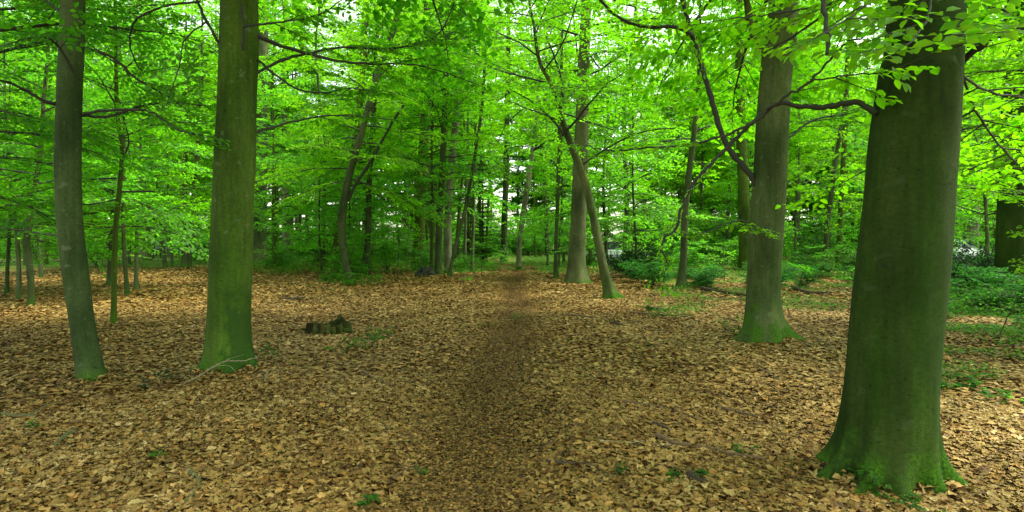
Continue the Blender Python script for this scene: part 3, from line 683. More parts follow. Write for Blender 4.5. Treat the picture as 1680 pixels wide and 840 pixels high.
# -- G and companions left of centre
UND = dict(z0=3.6, z1=10.5, n=30, rmax=3.6, lsize=.11, dens=.92, el=(.0, .7), shape='under')
photo_tree([(572, 458, 12), (563, 410, 12), (561, 360, 13), (570, 300, 12), (590, 230, 11), (615, 140, 10), (640, 60, 10), (652, 20, 9)], 22.5,
    'dark tree leaning right with a forking limb, left of the path', BARK_THIN, crown=UND, top=12, top_r=.03, sides=14, flare=.3, wob=.05,
    branches=[([(570, 330), (585, 300), (610, 262), (635, 215), (662, 172)], (22.5, 22.0), 6, 4, dict(start=.5, spread=.4))], lsize=.11, short='the forked leaning tree')
photo_tree([(549, 446, 13), (553, 400, 12), (565, 330, 12), (580, 250, 11), (592, 150, 11), (600, 0, 9)], 26,
    'straight green stained trunk just behind the dark forked leaning tree', BARK_GREEN, crown=dict(UND, z0=5, z1=13), top=14, top_r=.03, sides=14, flare=.3, lsize=.11)
photo_tree([(598, 446, 12), (604, 380, 10), (606, 300, 9), (612, 200, 9), (616, 100, 8), (622, 0, 7)], 26.5,
    'thin upright stem standing right of the dark forked leaning tree', BARK_THIN, crown=dict(UND, z0=3.5, z1=12, n=26), top=13, top_r=.02, sides=12, flare=.25, lsize=.11)
photo_tree([(719, 450, 12), (719, 400, 11), (725, 300, 11), (729, 200, 10), (734, 60, 9)], 25.5,
    'straight dark trunk left of the pale one, beside the root heap', BARK_THIN, crown=dict(UND, z0=5, z1=13, n=26), top=15, top_r=.03, sides=12, flare=.25, short='the straight dark trunk', lsize=.11)
photo_tree([(736, 448, 13), (734, 390, 13), (738, 300, 12), (744, 240, 12), (752, 150, 11), (760, 40, 9)], 27,
    'pale blotched trunk directly right of the straight dark one', BARK_PALE, crown=dict(UND, z0=6, z1=14, n=24), top=17, top_r=.04, sides=12, flare=.2, short='the pale blotched trunk', lsize=.11)
photo_tree([(736, 450, 6), (748, 400, 6), (765, 335, 6), (778, 260, 5), (790, 180, 5), (796, 90, 4)], 24.5,
    'thin dark stem slanting right from the foot of the pale trunk', BARK_THIN, crown=dict(UND, z0=4, z1=9, n=18, rmax=2.2), top=9.5, top_r=.02, sides=9, flare=.2, lsize=.11)
photo_tree([(684, 441, 19), (688, 380, 18), (692, 300, 17), (697, 200, 16), (702, 80, 14)], 32,
    'broad green trunk half hidden by saplings left of the straight dark trunk', BARK_GREEN, crown=dict(UND, z0=6, z1=18, n=30, rmax=4.5, lsize=.15), top=20, sides=14, flare=.3)
photo_tree([(826, 428, 11), (828, 350, 10), (831, 270, 9), (832, 180, 8), (834, 80, 7)], 42,
    'dark upright trunk beyond where the path ends', BARK_THIN, crown=dict(UND, z0=7, z1=19, n=28, rmax=4.5, lsize=.17), top=21, sides=12, flare=.25, short='the far upright trunk')
photo_tree([(851, 438, 9), (853, 390, 8), (860, 340, 9), (866, 300, 9), (873, 250, 7), (879, 200, 5), (884, 120, 4)], 33,
    'slender whitish trunk curving right beside the path end', BARK_PALE, crown=dict(UND, z0=6.5, z1=13, n=18, rmax=3, lsize=.14), top=14, top_r=.02, sides=12, flare=.2,
    branches=[([(873, 248), (890, 236), (904, 216), (918, 212)], (33, 32.5), 4, 2, None)], lsize=.14, short='the slender whitish trunk')
photo_tree([(912, 455, 8), (912, 400, 6), (915, 320, 6), (917, 240, 6), (921, 120, 5)], 24.3,
    'thin green stem between the whitish trunk and the stout brown one', BARK_THIN, crown=dict(UND, z0=5, z1=10, n=18, rmax=2.4), top=11, top_r=.02, sides=9, flare=.25, lsize=.11)
photo_tree([(425, 433, 27), (424, 380, 25), (426, 280, 23), (428, 150, 20), (432, 0, 17)], 36,
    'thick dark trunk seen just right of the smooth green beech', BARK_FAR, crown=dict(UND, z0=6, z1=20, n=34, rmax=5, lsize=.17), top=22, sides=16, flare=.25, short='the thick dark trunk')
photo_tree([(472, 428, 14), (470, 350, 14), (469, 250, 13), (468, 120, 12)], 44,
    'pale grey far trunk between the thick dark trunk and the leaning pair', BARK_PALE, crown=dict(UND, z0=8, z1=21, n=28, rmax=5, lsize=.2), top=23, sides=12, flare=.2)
photo_tree([(303, 441, 11), (303, 390, 9), (302, 320, 8), (304, 250, 7), (306, 150, 6)], 31,
    'left stem of the dark twin trunks, left of the smooth green beech', BARK_THIN, crown=dict(UND, z0=4, z1=13, n=26, rmax=3.2, lsize=.14), top=14, top_r=.02, sides=10, flare=.2, short='the dark twin trunks')
photo_tree([(309, 441, 9), (313, 385, 8), (319, 320, 8), (325, 240, 7), (330, 140, 6)], 31.2,
    'right stem of the dark twin trunks, tilted to the right', BARK_THIN, crown=dict(UND, z0=5, z1=13, n=22, rmax=3., lsize=.14), top=14, top_r=.02, sides=10, flare=.2)
photo_tree([(48, 502, 10), (50, 460, 10), (44, 415, 10), (41, 395, 11), (50, 350, 10), (58, 300, 8), (66, 240, 7), (72, 160, 6), (80, 60, 5)], 14.2,
    'thin crooked tree bent above its foot at the left edge', BARK_THIN, crown=dict(UND, z0=2.3, z1=8, n=24, rmax=2.8, lsize=.085, dens=1.), top=8.5, top_r=.015, sides=12, flare=.15, wob=.02, lsize=.085, leafmat=LEAF_LEFT_SHADED, short='the crooked left tree')
photo_tree([(184, 537, 9), (187, 480, 8), (188, 420, 8), (191, 360, 8), (197, 300, 7), (200, 240, 6), (192, 180, 6), (190, 60, 5)], 10.9,
    'spindly pale green stem right of the slim left beech', BARK_GREEN, crown=dict(UND, z0=2.2, z1=6.5, n=22, rmax=2.3, lsize=.08, dens=.95), top=7, top_r=.012, sides=10, flare=.2, wob=.0, lsize=.08, leafmat=LEAF_LEFT_SHADED, detail=0, short='the spindly stem')
photo_tree([(236, 424, 20), (236, 380, 19), (237, 300, 18), (240, 150, 16)], 40,
    'thick shadowed trunk far back between the spindly stem and the twin trunks', BARK_FAR, crown=dict(UND, z0=6, z1=20, n=30, rmax=5, lsize=.18), top=22, sides=14, flare=.2)
photo_tree([(271, 441, 7), (267, 410, 6), (261, 370, 5), (257, 320, 5)], 30.5,
    'thin stem tilting left beside the twin trunks', BARK_THIN, crown=dict(UND, z0=3, z1=8, n=16, rmax=2, lsize=.13), top=8.5, top_r=.01, sides=8, flare=.2)
photo_tree([(1118, 476, 15), (1121, 420, 12), (1124, 340, 11), (1132, 270, 10), (1141, 200, 8), (1147, 130, 7)], 18.6,
    'slim trunk with mossy foot between the slanting trunk and the grey beech', BARK_THIN, crown=dict(UND, z0=4.2, z1=9, n=16, rmax=2.6, lsize=.10, dens=.8), top=10, top_r=.02, sides=12, flare=.3, lsize=.1, short='the mossy footed trunk')
photo_tree([(1222, 440, 18), (1221, 360, 18), (1218, 280, 17), (1214, 150, 15)], 30,
    'dim trunk partly hidden behind the grey beech', BARK_GREEN, crown=dict(UND, z0=8, z1=18, n=18, rmax=4, lsize=.16), top=20, sides=12, flare=.2)
photo_tree([(1352, 440, 8), (1360, 350, 8), (1372, 260, 7), (1386, 170, 6), (1395, 100, 6)], 30,
    'slender bent tree between the grey beech and the massive right beech', BARK_THIN, crown=dict(UND, z0=3, z1=10, n=18, rmax=2.8, lsize=.14), top=11, top_r=.02, sides=10, flare=.2, short='the slender bent tree')
photo_tree([(1376, 435, 9), (1380, 330, 8), (1386, 220, 8), (1390, 100, 7)], 34,
    'thin green stem just right of the slender bent tree', BARK_GREEN, crown=dict(UND, z0=4, z1=12, n=16, rmax=3., lsize=.15), top=14, top_r=.02, sides=10, flare=.2)
photo_tree([(1662, 488, 56), (1662, 420, 48), (1664, 330, 45), (1668, 200, 42), (1672, 0, 38)], 17,
    'dark broad trunk at the right edge behind dense low shrubs', BARK_BIG, crown=dict(z0=4.0, z1=17, n=34, rmax=4.2, lsize=.12, dens=.8, el=(-.05, .8)), sides=20, flare=.25, lsize=.1, short='the right edge trunk')
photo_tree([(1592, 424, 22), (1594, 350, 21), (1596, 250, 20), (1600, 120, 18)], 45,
    'pale far trunk between the massive beech and the right edge', BARK_PALE, crown=dict(UND, z0=8, z1=21, n=26, rmax=5, lsize=.2), top=23, sides=12, flare=.2)
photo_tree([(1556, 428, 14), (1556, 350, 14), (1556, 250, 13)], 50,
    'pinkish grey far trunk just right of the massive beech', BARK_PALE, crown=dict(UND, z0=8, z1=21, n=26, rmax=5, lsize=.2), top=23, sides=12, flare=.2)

photo_tree([(1790, 560, 20), (1795, 400, 18), (1800, 200, 16), (1800, 0, 14)], 9.0,
    'leafy beech just outside the right edge, branches reaching into view', BARK_GREEN, crown=dict(z0=1.9, z1=7, n=34, rmax=3.0, lsize=.075, dens=1.05, shape='round'), top=9, top_r=.02, sides=12, flare=.2)
photo_tree([(-110, 560, 20), (-112, 400, 18), (-115, 200, 16), (-118, 0, 14)], 9.0,
    'leafy beech just outside the left edge, branches reaching into view', BARK_GREEN, crown=dict(z0=2.2, z1=7, n=34, rmax=3.0, lsize=.075, dens=1.05, shape='round'), top=9, top_r=.02, sides=12, flare=.2, leafmat=LEAF_LEFT_SHADED)

# ------------------------------------------------------------------ background woodland: prototypes and copies
PX0, PX1 = -40, 1720
def proto_tree(name, H, r, z0, n, rmax, lsize, leafm, barkm, seed, el=(0, .7), shape='under', dens=.85, lean=.04):
    t = bpy.data.objects.new(name, None); COL.objects.link(t)
    g, gw, gl = Geo(), Geo(), Geo()
    nd = 7; z = np.linspace(0, H, nd); xy = np.cumsum(rng.normal(0, lean * H / nd, (nd, 2)), axis=0); xy -= xy[0]
    P = np.column_stack([xy, z, r * (1 - .8 * z / H)]); P = np.vstack([[xy[0, 0], xy[0, 1], -.4, r], P])
    Q = catmull(P, max(14, int(H / .4)))
    tube(g, Q[:, :3], Q[:, 3], 10, flare_mod(0, 0, .3, [], ph=seed))
    g.obj('trunk', barkm, t, True)
    crown_on(gw, gl, Q, z0, H * .97, n, rmax, lsize, dens=dens, el=el, shape=shape)
    gw.obj('limbs', TWIG, t, False); gl.obj('crown', leafm, t, False)
    return t
def copy_thing(root, loc, rz, sc):
    r_ = root.copy(); COL.objects.link(r_); r_.location = loc; r_.rotation_euler = (0, 0, rz); r_.scale = (sc, sc, sc)
    for ch in list(root.children):
        c = ch.copy(); COL.objects.link(c); c.parent = r_
    return r_

protoU = [proto_tree('understory_tree', h, .055 + .01 * i, 1.7 + .35 * i, 42, 3.3, .12, LEAF if i % 2 else LEAF_LOW, [BARK_THIN, BARK_FAR, BARK_GREEN, BARK_THIN][i], i) for i, h in enumerate((8.5, 10, 9, 11))]
protoT = [proto_tree('tall_beech', 24 + i, .17 + .04 * i, 5.5 + 1.2 * i, 38, 5.0, .17, LEAF, [BARK_FAR, BARK_GREY, BARK_FAR][i], i + 5, shape='round') for i in range(3)]
protoP = []
for i in range(3):
    protoP.append(proto_tree('pole_tree', 17 + 2 * i, .075 + .025 * i, 7.5 + 1.2 * i, 15, 2.4, .15, LEAF, [BARK_FAR, BARK_GREEN, BARK_THIN][i], i + 20, shape='round', lean=.06))
protoF = [proto_tree('far_tree', 25, .25, .8, 60, 6.0, .30, LEAF, BARK_FAR, i + 9, shape='round', dens=.8) for i in range(2)]

def proto_shrub(name, H, nst, lsize, leafm, seed):
    t = bpy.data.objects.new(name, None); COL.objects.link(t)
    gw, gl = Geo(), Geo()
    for i in range(nst):
        az = rng.random() * 2 * PI; p = [rng.normal(0, .12), rng.normal(0, .12), -.05]
        c = limb_curve(p, az, R(rng.uniform(50, 85)), H * rng.uniform(.6, 1.05), .5, n=6, wig=.1)
        tube(gw, c, np.linspace(.014, .004, len(c)), 5, cap=False)
        for q in range(9):
            k = rng.integers(1, 6); a2 = rng.random() * 2 * PI
            c2 = limb_curve(c[k] + (c[min(k + 1, 6)] - c[k]) * rng.random(), a2, rng.uniform(0, .4), rng.uniform(.3, .75) * H * .45, .3, n=4)
            tube(gw, c2, np.linspace(.006, .003, len(c2)), 4, cap=False)
            foliate(gw, gl, c2, None, lsize, .72, 0, start=.1, spread=.5)
    gw.obj('stems', TWIG, t, False); gl.obj('foliage', leafm, t, False)
    return t
protoS2 = [proto_shrub('shrub', h, 7, .085, LEAF_BRAMBLE, i) for i, h in enumerate((1.6, 1.2))]
protoS = [proto_shrub('shrub', h, 6, .10, lm, i) for i, (h, lm) in enumerate(((2.6, LEAF_LOW), (2.0, LEAF_LOW), (1.5, HERB)))]

placed = []
def ok(x, y, dmin):
    for (a, b) in placed:
        if (a - x) ** 2 + (b - y) ** 2 < dmin ** 2: return False
    return True
cands = []
def scatter(protos, cnt, y0, y1, dmin, kind, pxr=(PX0, PX1), gapkeep=.35, seed=1, sc=(.85, 1.15)):
    rr = random.Random(seed); n = 0; tries = 0
    while n < cnt and tries < 8000:
        tries += 1
        y = math.sqrt(y0 ** 2 + (y1 ** 2 - y0 ** 2) * rr.random()); px = rr.uniform(*pxr); x = (px - 840) / FPX * y
        if abs(x - float(path_x(y))) < 1.9 and y < 36: continue
        if 1090 < px < 1440 and kind != 'shrub' and rr.random() > gapkeep: continue
        if 540 < px < 980 and kind in ('under', 'pole') and rr.random() > .5: continue
        if 700 < px < 1010 and kind in ('far', 'tall') and rr.random() > .85: continue
        if any(abs(px - h[0]) < 14 and y < h[1] for h in HAND): continue
        if not ok(x, y, dmin): continue
        placed.append((x, y)); cands.append([px, y, x, kind, protos[n % len(protos)], rr.uniform(*sc), rr.uniform(0, 6.28)]); n += 1
scatter(protoP, 84, 27, 58, 1.0, 'pole', seed=24)
scatter(protoU, 36, 23, 50, 1.5, 'under', seed=3)
scatter(protoU, 6, 15, 21, 2., 'under', pxr=(-60, 330), seed=13)
scatter(protoT, 26, 56, 84, 2.4, 'tall', seed=4)
scatter(protoT, 4, 40, 50, 2.2, 'tall', pxr=(440, 760), seed=44)
scatter(protoT, 5, 40, 60, 2.2, 'tall', pxr=(1230, 1330), seed=45, gapkeep=1)
scatter(protoF, 60, 70, 110, 3.2, 'far', seed=5, gapkeep=1.)
scatter(protoS, 64, 27, 56, .9, 'shrub', seed=6)
scatter(protoS, 44, 52, 74, 1.8, 'thicket', seed=66, sc=(1.6, 2.5), gapkeep=1)
scatter(protoS, 22, 48, 64, 1.5, 'thicket', pxr=(1060, 1460), seed=67, sc=(1.6, 2.6), gapkeep=1)
scatter(protoS, 10, 50, 64, 1.5, 'thicket', pxr=(780, 940), seed=68, sc=(1.4, 2.2), gapkeep=1)
scatter(protoF, 8, 66, 90, 3., 'far', pxr=(1080, 1440), seed=69, gapkeep=1)
scatter(protoS, 2, 24.5, 32, .9, 'shrub', pxr=(480, 800), seed=16, sc=(.9, 1.3))
scatter(protoS2, 24, 12, 24, .7, 'shrub', pxr=(1500, 1720), seed=7, sc=(.45, .9))
scatter(protoS2, 30, 18, 28, .7, 'shrub', pxr=(1040, 1490), seed=8, sc=(.35, .75))
marks = sorted([(h[0], h[2]) for h in HAND if h[2]])
adj = {'thicket': 'tall distant bush', 'pole': 'slim straight pole like trunk', 'under': 'leafy understory tree', 'tall': 'tall beech with high crown', 'far': 'distant wood edge tree', 'shrub': 'low green shrub'}
names = {'pole': 'pole_tree', 'under': 'understory_tree', 'tall': 'tall_beech', 'far': 'far_tree', 'shrub': 'shrub'}
grp = {'thicket': 'tall bushes far behind the trunks', 'pole': 'slim straight trunks in the background', 'under': 'small leafy trees behind the clearing', 'tall': 'tall beeches in the background', 'far': 'trees at the far edge of the wood', 'shrub': 'shrubs along the forest edge'}
ordn = 'first second third fourth fifth sixth seventh eighth ninth tenth eleventh twelfth thirteenth fourteenth fifteenth sixteenth seventeenth eighteenth nineteenth twentieth'.split()
ordn += ['twenty-' + o_ for o_ in ordn[:9]] + ['thirtieth'] + ['thirty-' + o_ for o_ in ordn[:9]]
buckets = {}
for c in sorted(cands, key=lambda c: c[0]):
    i = sum(1 for m_ in marks if m_[0] <= c[0])
    buckets.setdefault((i, c[3]), []).append(c)
used = set()
for (i, kd), lst in buckets.items():
    for q, c in enumerate(lst):
        L_ = marks[i - 1][1] if i > 0 else None; R_ = marks[i][1] if i < len(marks) else None
        if L_ and R_: wh = f'between {L_[4:]} and {R_[4:]}'
        elif L_: wh = f'right of {L_[4:]}'
        else: wh = f'left of {R_[4:]}'
        pos = f', {ordn[q]} from left' if len(lst) > 1 else ''
        lab = f'{adj[kd]} {wh}{pos}'
        lab = lab.replace(' between the ', ' between ').replace('with high crown ', '') if len(lab.split()) > 16 else lab
        lab = lab.replace(' and the ', ' and ') if len(lab.split()) > 16 else lab
        pr = c[4]; loc = (c[2], c[1], float(hgt(c[2], c[1])))
        if id(pr) in used or kd == 'x': o = copy_thing(pr, loc, c[6], c[5])
        else:
            used.add(id(pr)); o = pr; o.location = loc; o.rotation_euler = (0, 0, c[6]); o.scale = (c[5],) * 3
        tag(o, lab, 'shrub' if kd in ('shrub', 'thicket') else 'tree', grp[kd])

# ------------------------------------------------------------------ conifer and evergreen bushes
def spruce(px, Y, H, rad, label):
    x = (px - 840) / FPX * Y; base = (x, Y, float(hgt(x, Y)))
    t = thing('spruce_tree', base, label, 'tree')
    g, gl, gw = Geo(), Geo(), Geo()
    z = np.linspace(-.2, H, 10); P = np.stack([0 * z, 0 * z, z], -1)
    tube(g, P, np.linspace(.09, .01, 10), 8); g.obj('trunk', BARK_THIN, t, True)
    zz = .6
    while zz < H - .2:
        rr = rad * (1 - zz / H) ** .8 + .15
        for a in np.arange(0, 2 * PI, 2 * PI / 7) + rng.random() * 6:
            c = limb_curve((0, 0, zz), a, .15 - .3 * (1 - zz / H), rr * rng.uniform(.8, 1.15), -.25, n=5)
            tube(gw, c, np.linspace(.012, .003, len(c)), 3, cap=False)
            seg = c[-1] - c[0]; m = int(26 * rr) + 10
            tt = rng.random(m)[:, None]; side = rng.choice([-1, 1], m)[:, None]
            sx = np.cross([0, 0, 1.], seg / np.linalg.norm(seg))
            p = c[0] + seg * tt
            leaves(gl, p, seg / np.linalg.norm(seg) + side * sx * .9 + [0, 0, -.45], np.array([[0, 0, 1.]]) + rng.normal(0, .3, (m, 3)), .22 * (1.1 - tt[:, 0] * .5), wr=.22)
        zz += .22 + .05 * rng.random()
    gw.obj('limbs', TWIG, t); gl.obj('needles', LEAF_DARK, t)
spruce(792, 37, 6.6, 1.5, 'dark young spruce among beeches just left of where the path ends')
spruce(768, 40, 5.6, 1.2, 'smaller dark spruce behind the thin stem slanting right')
spruce(1545, 23, 2.9, .9, 'dark young conifer low beside the massive right beech')

def bush(px, Y, H, wd, label, leafm=LEAF_DARK, n=16, lsize=.08, name='evergreen_bush', cat='bush'):
    x = (px - 840) / FPX * Y; base = (x, Y, float(hgt(x, Y)))
    t = thing(name, base, label, cat); gw, gl = Geo(), Geo()
    for i in range(n):
        a = rng.random() * 6.28; c = limb_curve((rng.normal(0, wd * .12), rng.normal(0, wd * .12), -.03), a, R(rng.uniform(35, 88)), H * rng.uniform(.6, 1.05), .4, n=6, wig=.1)
        tube(gw, c, np.linspace(.012, .004, 7), 5, cap=False)
        foliate(gw, gl, c, None, lsize, 1.1, 0, start=.12, spread=.5, flat=.5)
    gw.obj('stems', TWIG, t); gl.obj('foliage', leafm, t)
bush(1030, 24, 1.7, 1.6, 'dark evergreen bush right of the slanting trunk, before the parked car')
bush(1062, 26, 1.3, 1.4, 'lower dark evergreen bush right of the taller one by the slanting trunk')
bush(1535, 16.5, 1.25, 1.6, 'dark leafy bush low beside the right edge of the massive beech')
bush(1612, 19, 1.2, 1.8, 'dark leafy bush beside the dark broad right edge trunk')
bush(455, 30, .9, 1.5, 'low broad leaved bush at the foot of the thick dark trunk', HERB, 14)
bush(760, 29, .8, 1.5, 'low light green bush left of the path end', HERB, 14)

# ------------------------------------------------------------------ seedlings, sprouts, saplings
def seedling(px, py, H, label, leafm=HERB, n=6, lsize=.05, spr=.12, Y=None):
    Y = Y or float(gdepth(py)); x = (px - 840) / FPX * Y; base = (x, Y, float(hgt(x, Y)) + .02); H = H * 1.25; lsize = lsize * (1.2 if H > .1 else .85)
    t = thing('seedling', base, label, 'seedling', 'green seedlings on the leaf litter'); gw, gl = Geo(), Geo()
    n = max(n, 7)
    for i in range(n):
        a = rng.random() * 6.28; c = limb_curve((rng.normal(0, spr), rng.normal(0, spr), -.01), a, R(rng.uniform(25, 80)), H * rng.uniform(.6, 1.2), .6, n=4, wig=.12)
        tube(gw, c, np.linspace(.003, .0012, 5), 4, cap=False)
        m = max(3, int(H * 60 * rng.uniform(.6, 1.2))); k = rng.random(m) ** .7 * 3.99; i0 = k.astype(int)
        p = c[i0] + (c[i0 + 1] - c[i0]) * (k - i0)[:, None]; az = rng.random(m) * 6.28
        leaves(gl, p, np.stack([np.cos(az), np.sin(az), rng.normal(.1, .2, m)], -1), np.array([[0, 0, 1.]]) + rng.normal(0, .3, (m, 3)), lsize * rng.uniform(.6, 1.2, m), wr=.7, detail=1)
    gw.obj('stems', TWIG, t); gl.obj('leaves', leafm, t)
for a in [(585, 572, .20, 'bright sprig of seedlings in front of the mossy stump', HERB, 12, .045, .2),
          (622, 556, .20, 'low green seedling clump right of the mossy stump', HERB, 12, .045, .15),
          (1070, 512, .22, 'small green seedling beside the dark short log', HERB, 9, .05, .12),
          (430, 590, .20, 'dim seedling just right of the smooth green beech foot', HERB, 7, .04, .1),
          (268, 634, .15, 'dark little plant at the left end of the pale stick', LEAF_DARK, 8, .035, .1),
          (1238, 553, .26, 'light green sprout growing against the grey beech foot', HERB, 12, .06, .10),
          (1448, 812, .16, 'leafy sprig at the mossy foot of the massive beech', HERB, 8, .04, .09),
          (1478, 828, .10, 'small sprig in front of the massive beech roots', HERB, 6, .035, .08),
          (596, 834, .05, 'bright seedling at the very bottom edge left of the path', HERB, 6, .06, .02),
          (1022, 778, .07, 'upright bright seedling right of the path, near the bottom', HERB, 6, .035, .02),
          (1110, 790, .04, 'flat green leaves left of the dark short log', HERB, 6, .06, .01),
          (1155, 790, .04, 'flat green leaves right of the dark short log', HERB, 6, .06, .01),
          (258, 752, .05, 'small round leaved seedling at lower left', HERB, 6, .06, .03),
          (48, 712, .05, 'small bright seedling near the left edge', HERB, 6, .06, .02),
          (688, 772, .05, 'small seedling on the dark left side of the path', HERB, 6, .035, .02),
          (1218, 752, .08, 'seedling clump behind the long dark fallen branch', HERB, 5, .04, .06),
          (1585, 640, .16, 'yellow green fern like plant right of the massive beech', HERB, 8, .06, .12),
          (1530, 640, .16, 'dark seedling touching the right side of the massive beech', HERB, 8, .05, .1),
          (1640, 660, .14, 'low green plant near the right edge', HERB, 8, .05, .12),
          (585, 468, .45, 'green tuft of young leaves at the foot of the forked leaning tree', HERB, 22, .09, .35),
          (545, 462, .35, 'green tuft left of the forked leaning tree foot', HERB, 18, .08, .25),
          (845, 525, .1, 'single small seedling in the middle of the path', HERB, 4, .04, .04)]:
    seedling(*a)

def sapling(px, py, H, label, lean=0., leafm=LEAF_LOW, n=5, arch=False):
    Y = float(gdepth(py)); x = (px - 840) / FPX * Y; base = (x, Y, float(hgt(x, Y)))
    t = thing('sapling', base, label, 'sapling', 'thin saplings around the clearing'); gw, gl = Geo(), Geo()
    c = limb_curve((0, 0, -.05), 0 if lean >= 0 else PI, PI / 2 - abs(lean), H, 2.2 if arch else .15, n=9, wig=.09)
    tube(gw, c, np.linspace(.005 + .006 * H, .003, len(c)), 6, cap=False)
    for i in range(n):
        k = rng.integers(3, 9); c2 = limb_curve(c[k], rng.random() * 6.28, rng.uniform(0, .5), H * rng.uniform(.18, .35), .2, n=4)
        tube(gw, c2, np.linspace(.005, .002, 5), 4, cap=False)
        foliate(gw, gl, c2, None, .075, .9, 0, start=.2, spread=.4)
    gw.obj('stem', TWIG, t)
    if gl.n: gl.obj('leaves', leafm, t)
for a in [(651, 458, 2.2, 'thin dark sapling with a kink left of the root heap', .1),
          (610, 455, 1.7, 'short crooked sapling right of the thin upright stem', -.3),
          (665, 447, 2.0, 'twiggy sapling just right of the kinked one', .15),
          (541, 455, 1.5, 'small sapling left of the forked leaning tree'),
          (466, 478, .9, 'bare arching sapling over litter behind the stump', .5, LEAF_LOW, 0, True),
          (390, 448, 2.4, 'forked sapling close behind the smooth green beech', .12),
          (342, 447, 2.4, 'sapling leaning right beside the twin trunks', .25),
          (207, 455, 2.6, 'dark thin sapling right of the spindly stem', -.05),
          (166, 452, 2.6, 'crooked dark sapling between slim left beech and spindly stem', .1),
          (790, 452, 1.4, 'tiny upright sapling left of the path end', .02),
          (760, 470, .5, 'bare little shoot standing in the litter left of the path', .05, LEAF_LOW, 1),
          (818, 448, 1.2, 'tiny sapling in the gap at the path end', .05),
          (1092, 460, 2.6, 'thin sapling left of the slim mossy footed trunk', .05),
          (1190, 462, 2.2, 'thin sapling left of the grey beech', -.1),
          (1312, 478, 1.5, 'leafy sapling right of the grey beech', .1),
          (1405, 500, 1.2, 'leafy sapling left of the massive beech', .1),
          (1640, 560, .9, 'pale dry sapling shoot near the right edge', .3, HERB, 2)]:
    sapling(*a)

# ------------------------------------------------------------------ low green ground cover
def cover():
    g = Geo()
    zones = [(380, 840, 25.5, 50, 52000, .10, .40, -.45), (-60, 380, 29, 48, 20000, .10, .25, .1), (1060, 1450, 10.5, 26, 40000, .05, .12, .02), (840, 1100, 25, 50, 26000, .09, .3, -.15),
             (1480, 1760, 6.5, 16, 34000, .045, .16, -.1), (1420, 1780, 11, 30, 44000, .07, .5, -.6), (1060, 1500, 24, 46, 24000, .10, .35, -.3), (430, 760, 17, 26, 5000, .05, .10, .45), (-60, 300, 16, 29, 2500, .05, .08, .3)]
    for (a, b, y0, y1, n, ls, hz, thr) in zones:
        y = np.sqrt(y0 ** 2 + (y1 ** 2 - y0 ** 2) * rng.random(n)); px = a + (b - a) * rng.random(n); x = (px - 840) / FPX * y
        f = np.sin(x * 1.9 + 2 * np.sin(y * .8)) * np.sin(y * 1.3 + 1.5 * np.sin(x * .7)) + .3 * np.sin(x * 5 + y * 4) + rng.normal(0, .25, n)
        edge = np.minimum(1, np.minimum(px - a, b - px) / 60 + .2) * np.minimum(1, (y - y0) / 3 + .1)
        k = (f > thr + (1 - edge)) & (np.abs(x - path_x(y)) > .8 + .3 * rng.random(n)); x, y = x[k], y[k]; m = len(x); f = f[k]
        az = rng.random(m) * 6.28
        z = hgt(x, y) + .03 + hz * np.clip(f - thr, .1, 1) * rng.random(m)
        leaves(g, np.stack([x, y, z], -1), np.stack([np.cos(az), np.sin(az), rng.normal(.1, .3, m)], -1), np.array([[0, 0, 1.]]) + rng.normal(0, .35, (m, 3)), ls * rng.uniform(.6, 1.3, m), wr=.65)
    o = g.obj('ground_cover', HERB); o['label'] = 'low green herbs and moss spreading under the trees'; o['category'] = 'ground cover'; o['kind'] = 'stuff'
cover()

# ------------------------------------------------------------------ sunny track far left
def track():
    xs = np.arange(-44, -13, .5); V = []
    for x in xs:
        for k in range(5): yy = 40.5 + 5 * k / 4 + .5 * math.sin(x * .6); V.append((x, yy, float(hgt(x, yy)) + .03))
    i = np.arange(len(xs) - 1)[:, None] * 5 + np.arange(4)[None]
    m, t, b = mat('sunlit_track'); n = N(t, 'ShaderNodeTexNoise', Scale=9., Detail=5.); r = ramp(t, [(.3, (.16, .10, .05)), (.7, (.42, .30, .17))])  # pale brown has the sun's brightness on the track mixed into it
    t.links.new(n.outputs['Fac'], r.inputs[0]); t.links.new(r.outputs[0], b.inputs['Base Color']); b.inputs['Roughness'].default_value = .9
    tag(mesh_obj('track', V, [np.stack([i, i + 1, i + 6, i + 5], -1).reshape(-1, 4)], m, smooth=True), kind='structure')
track()

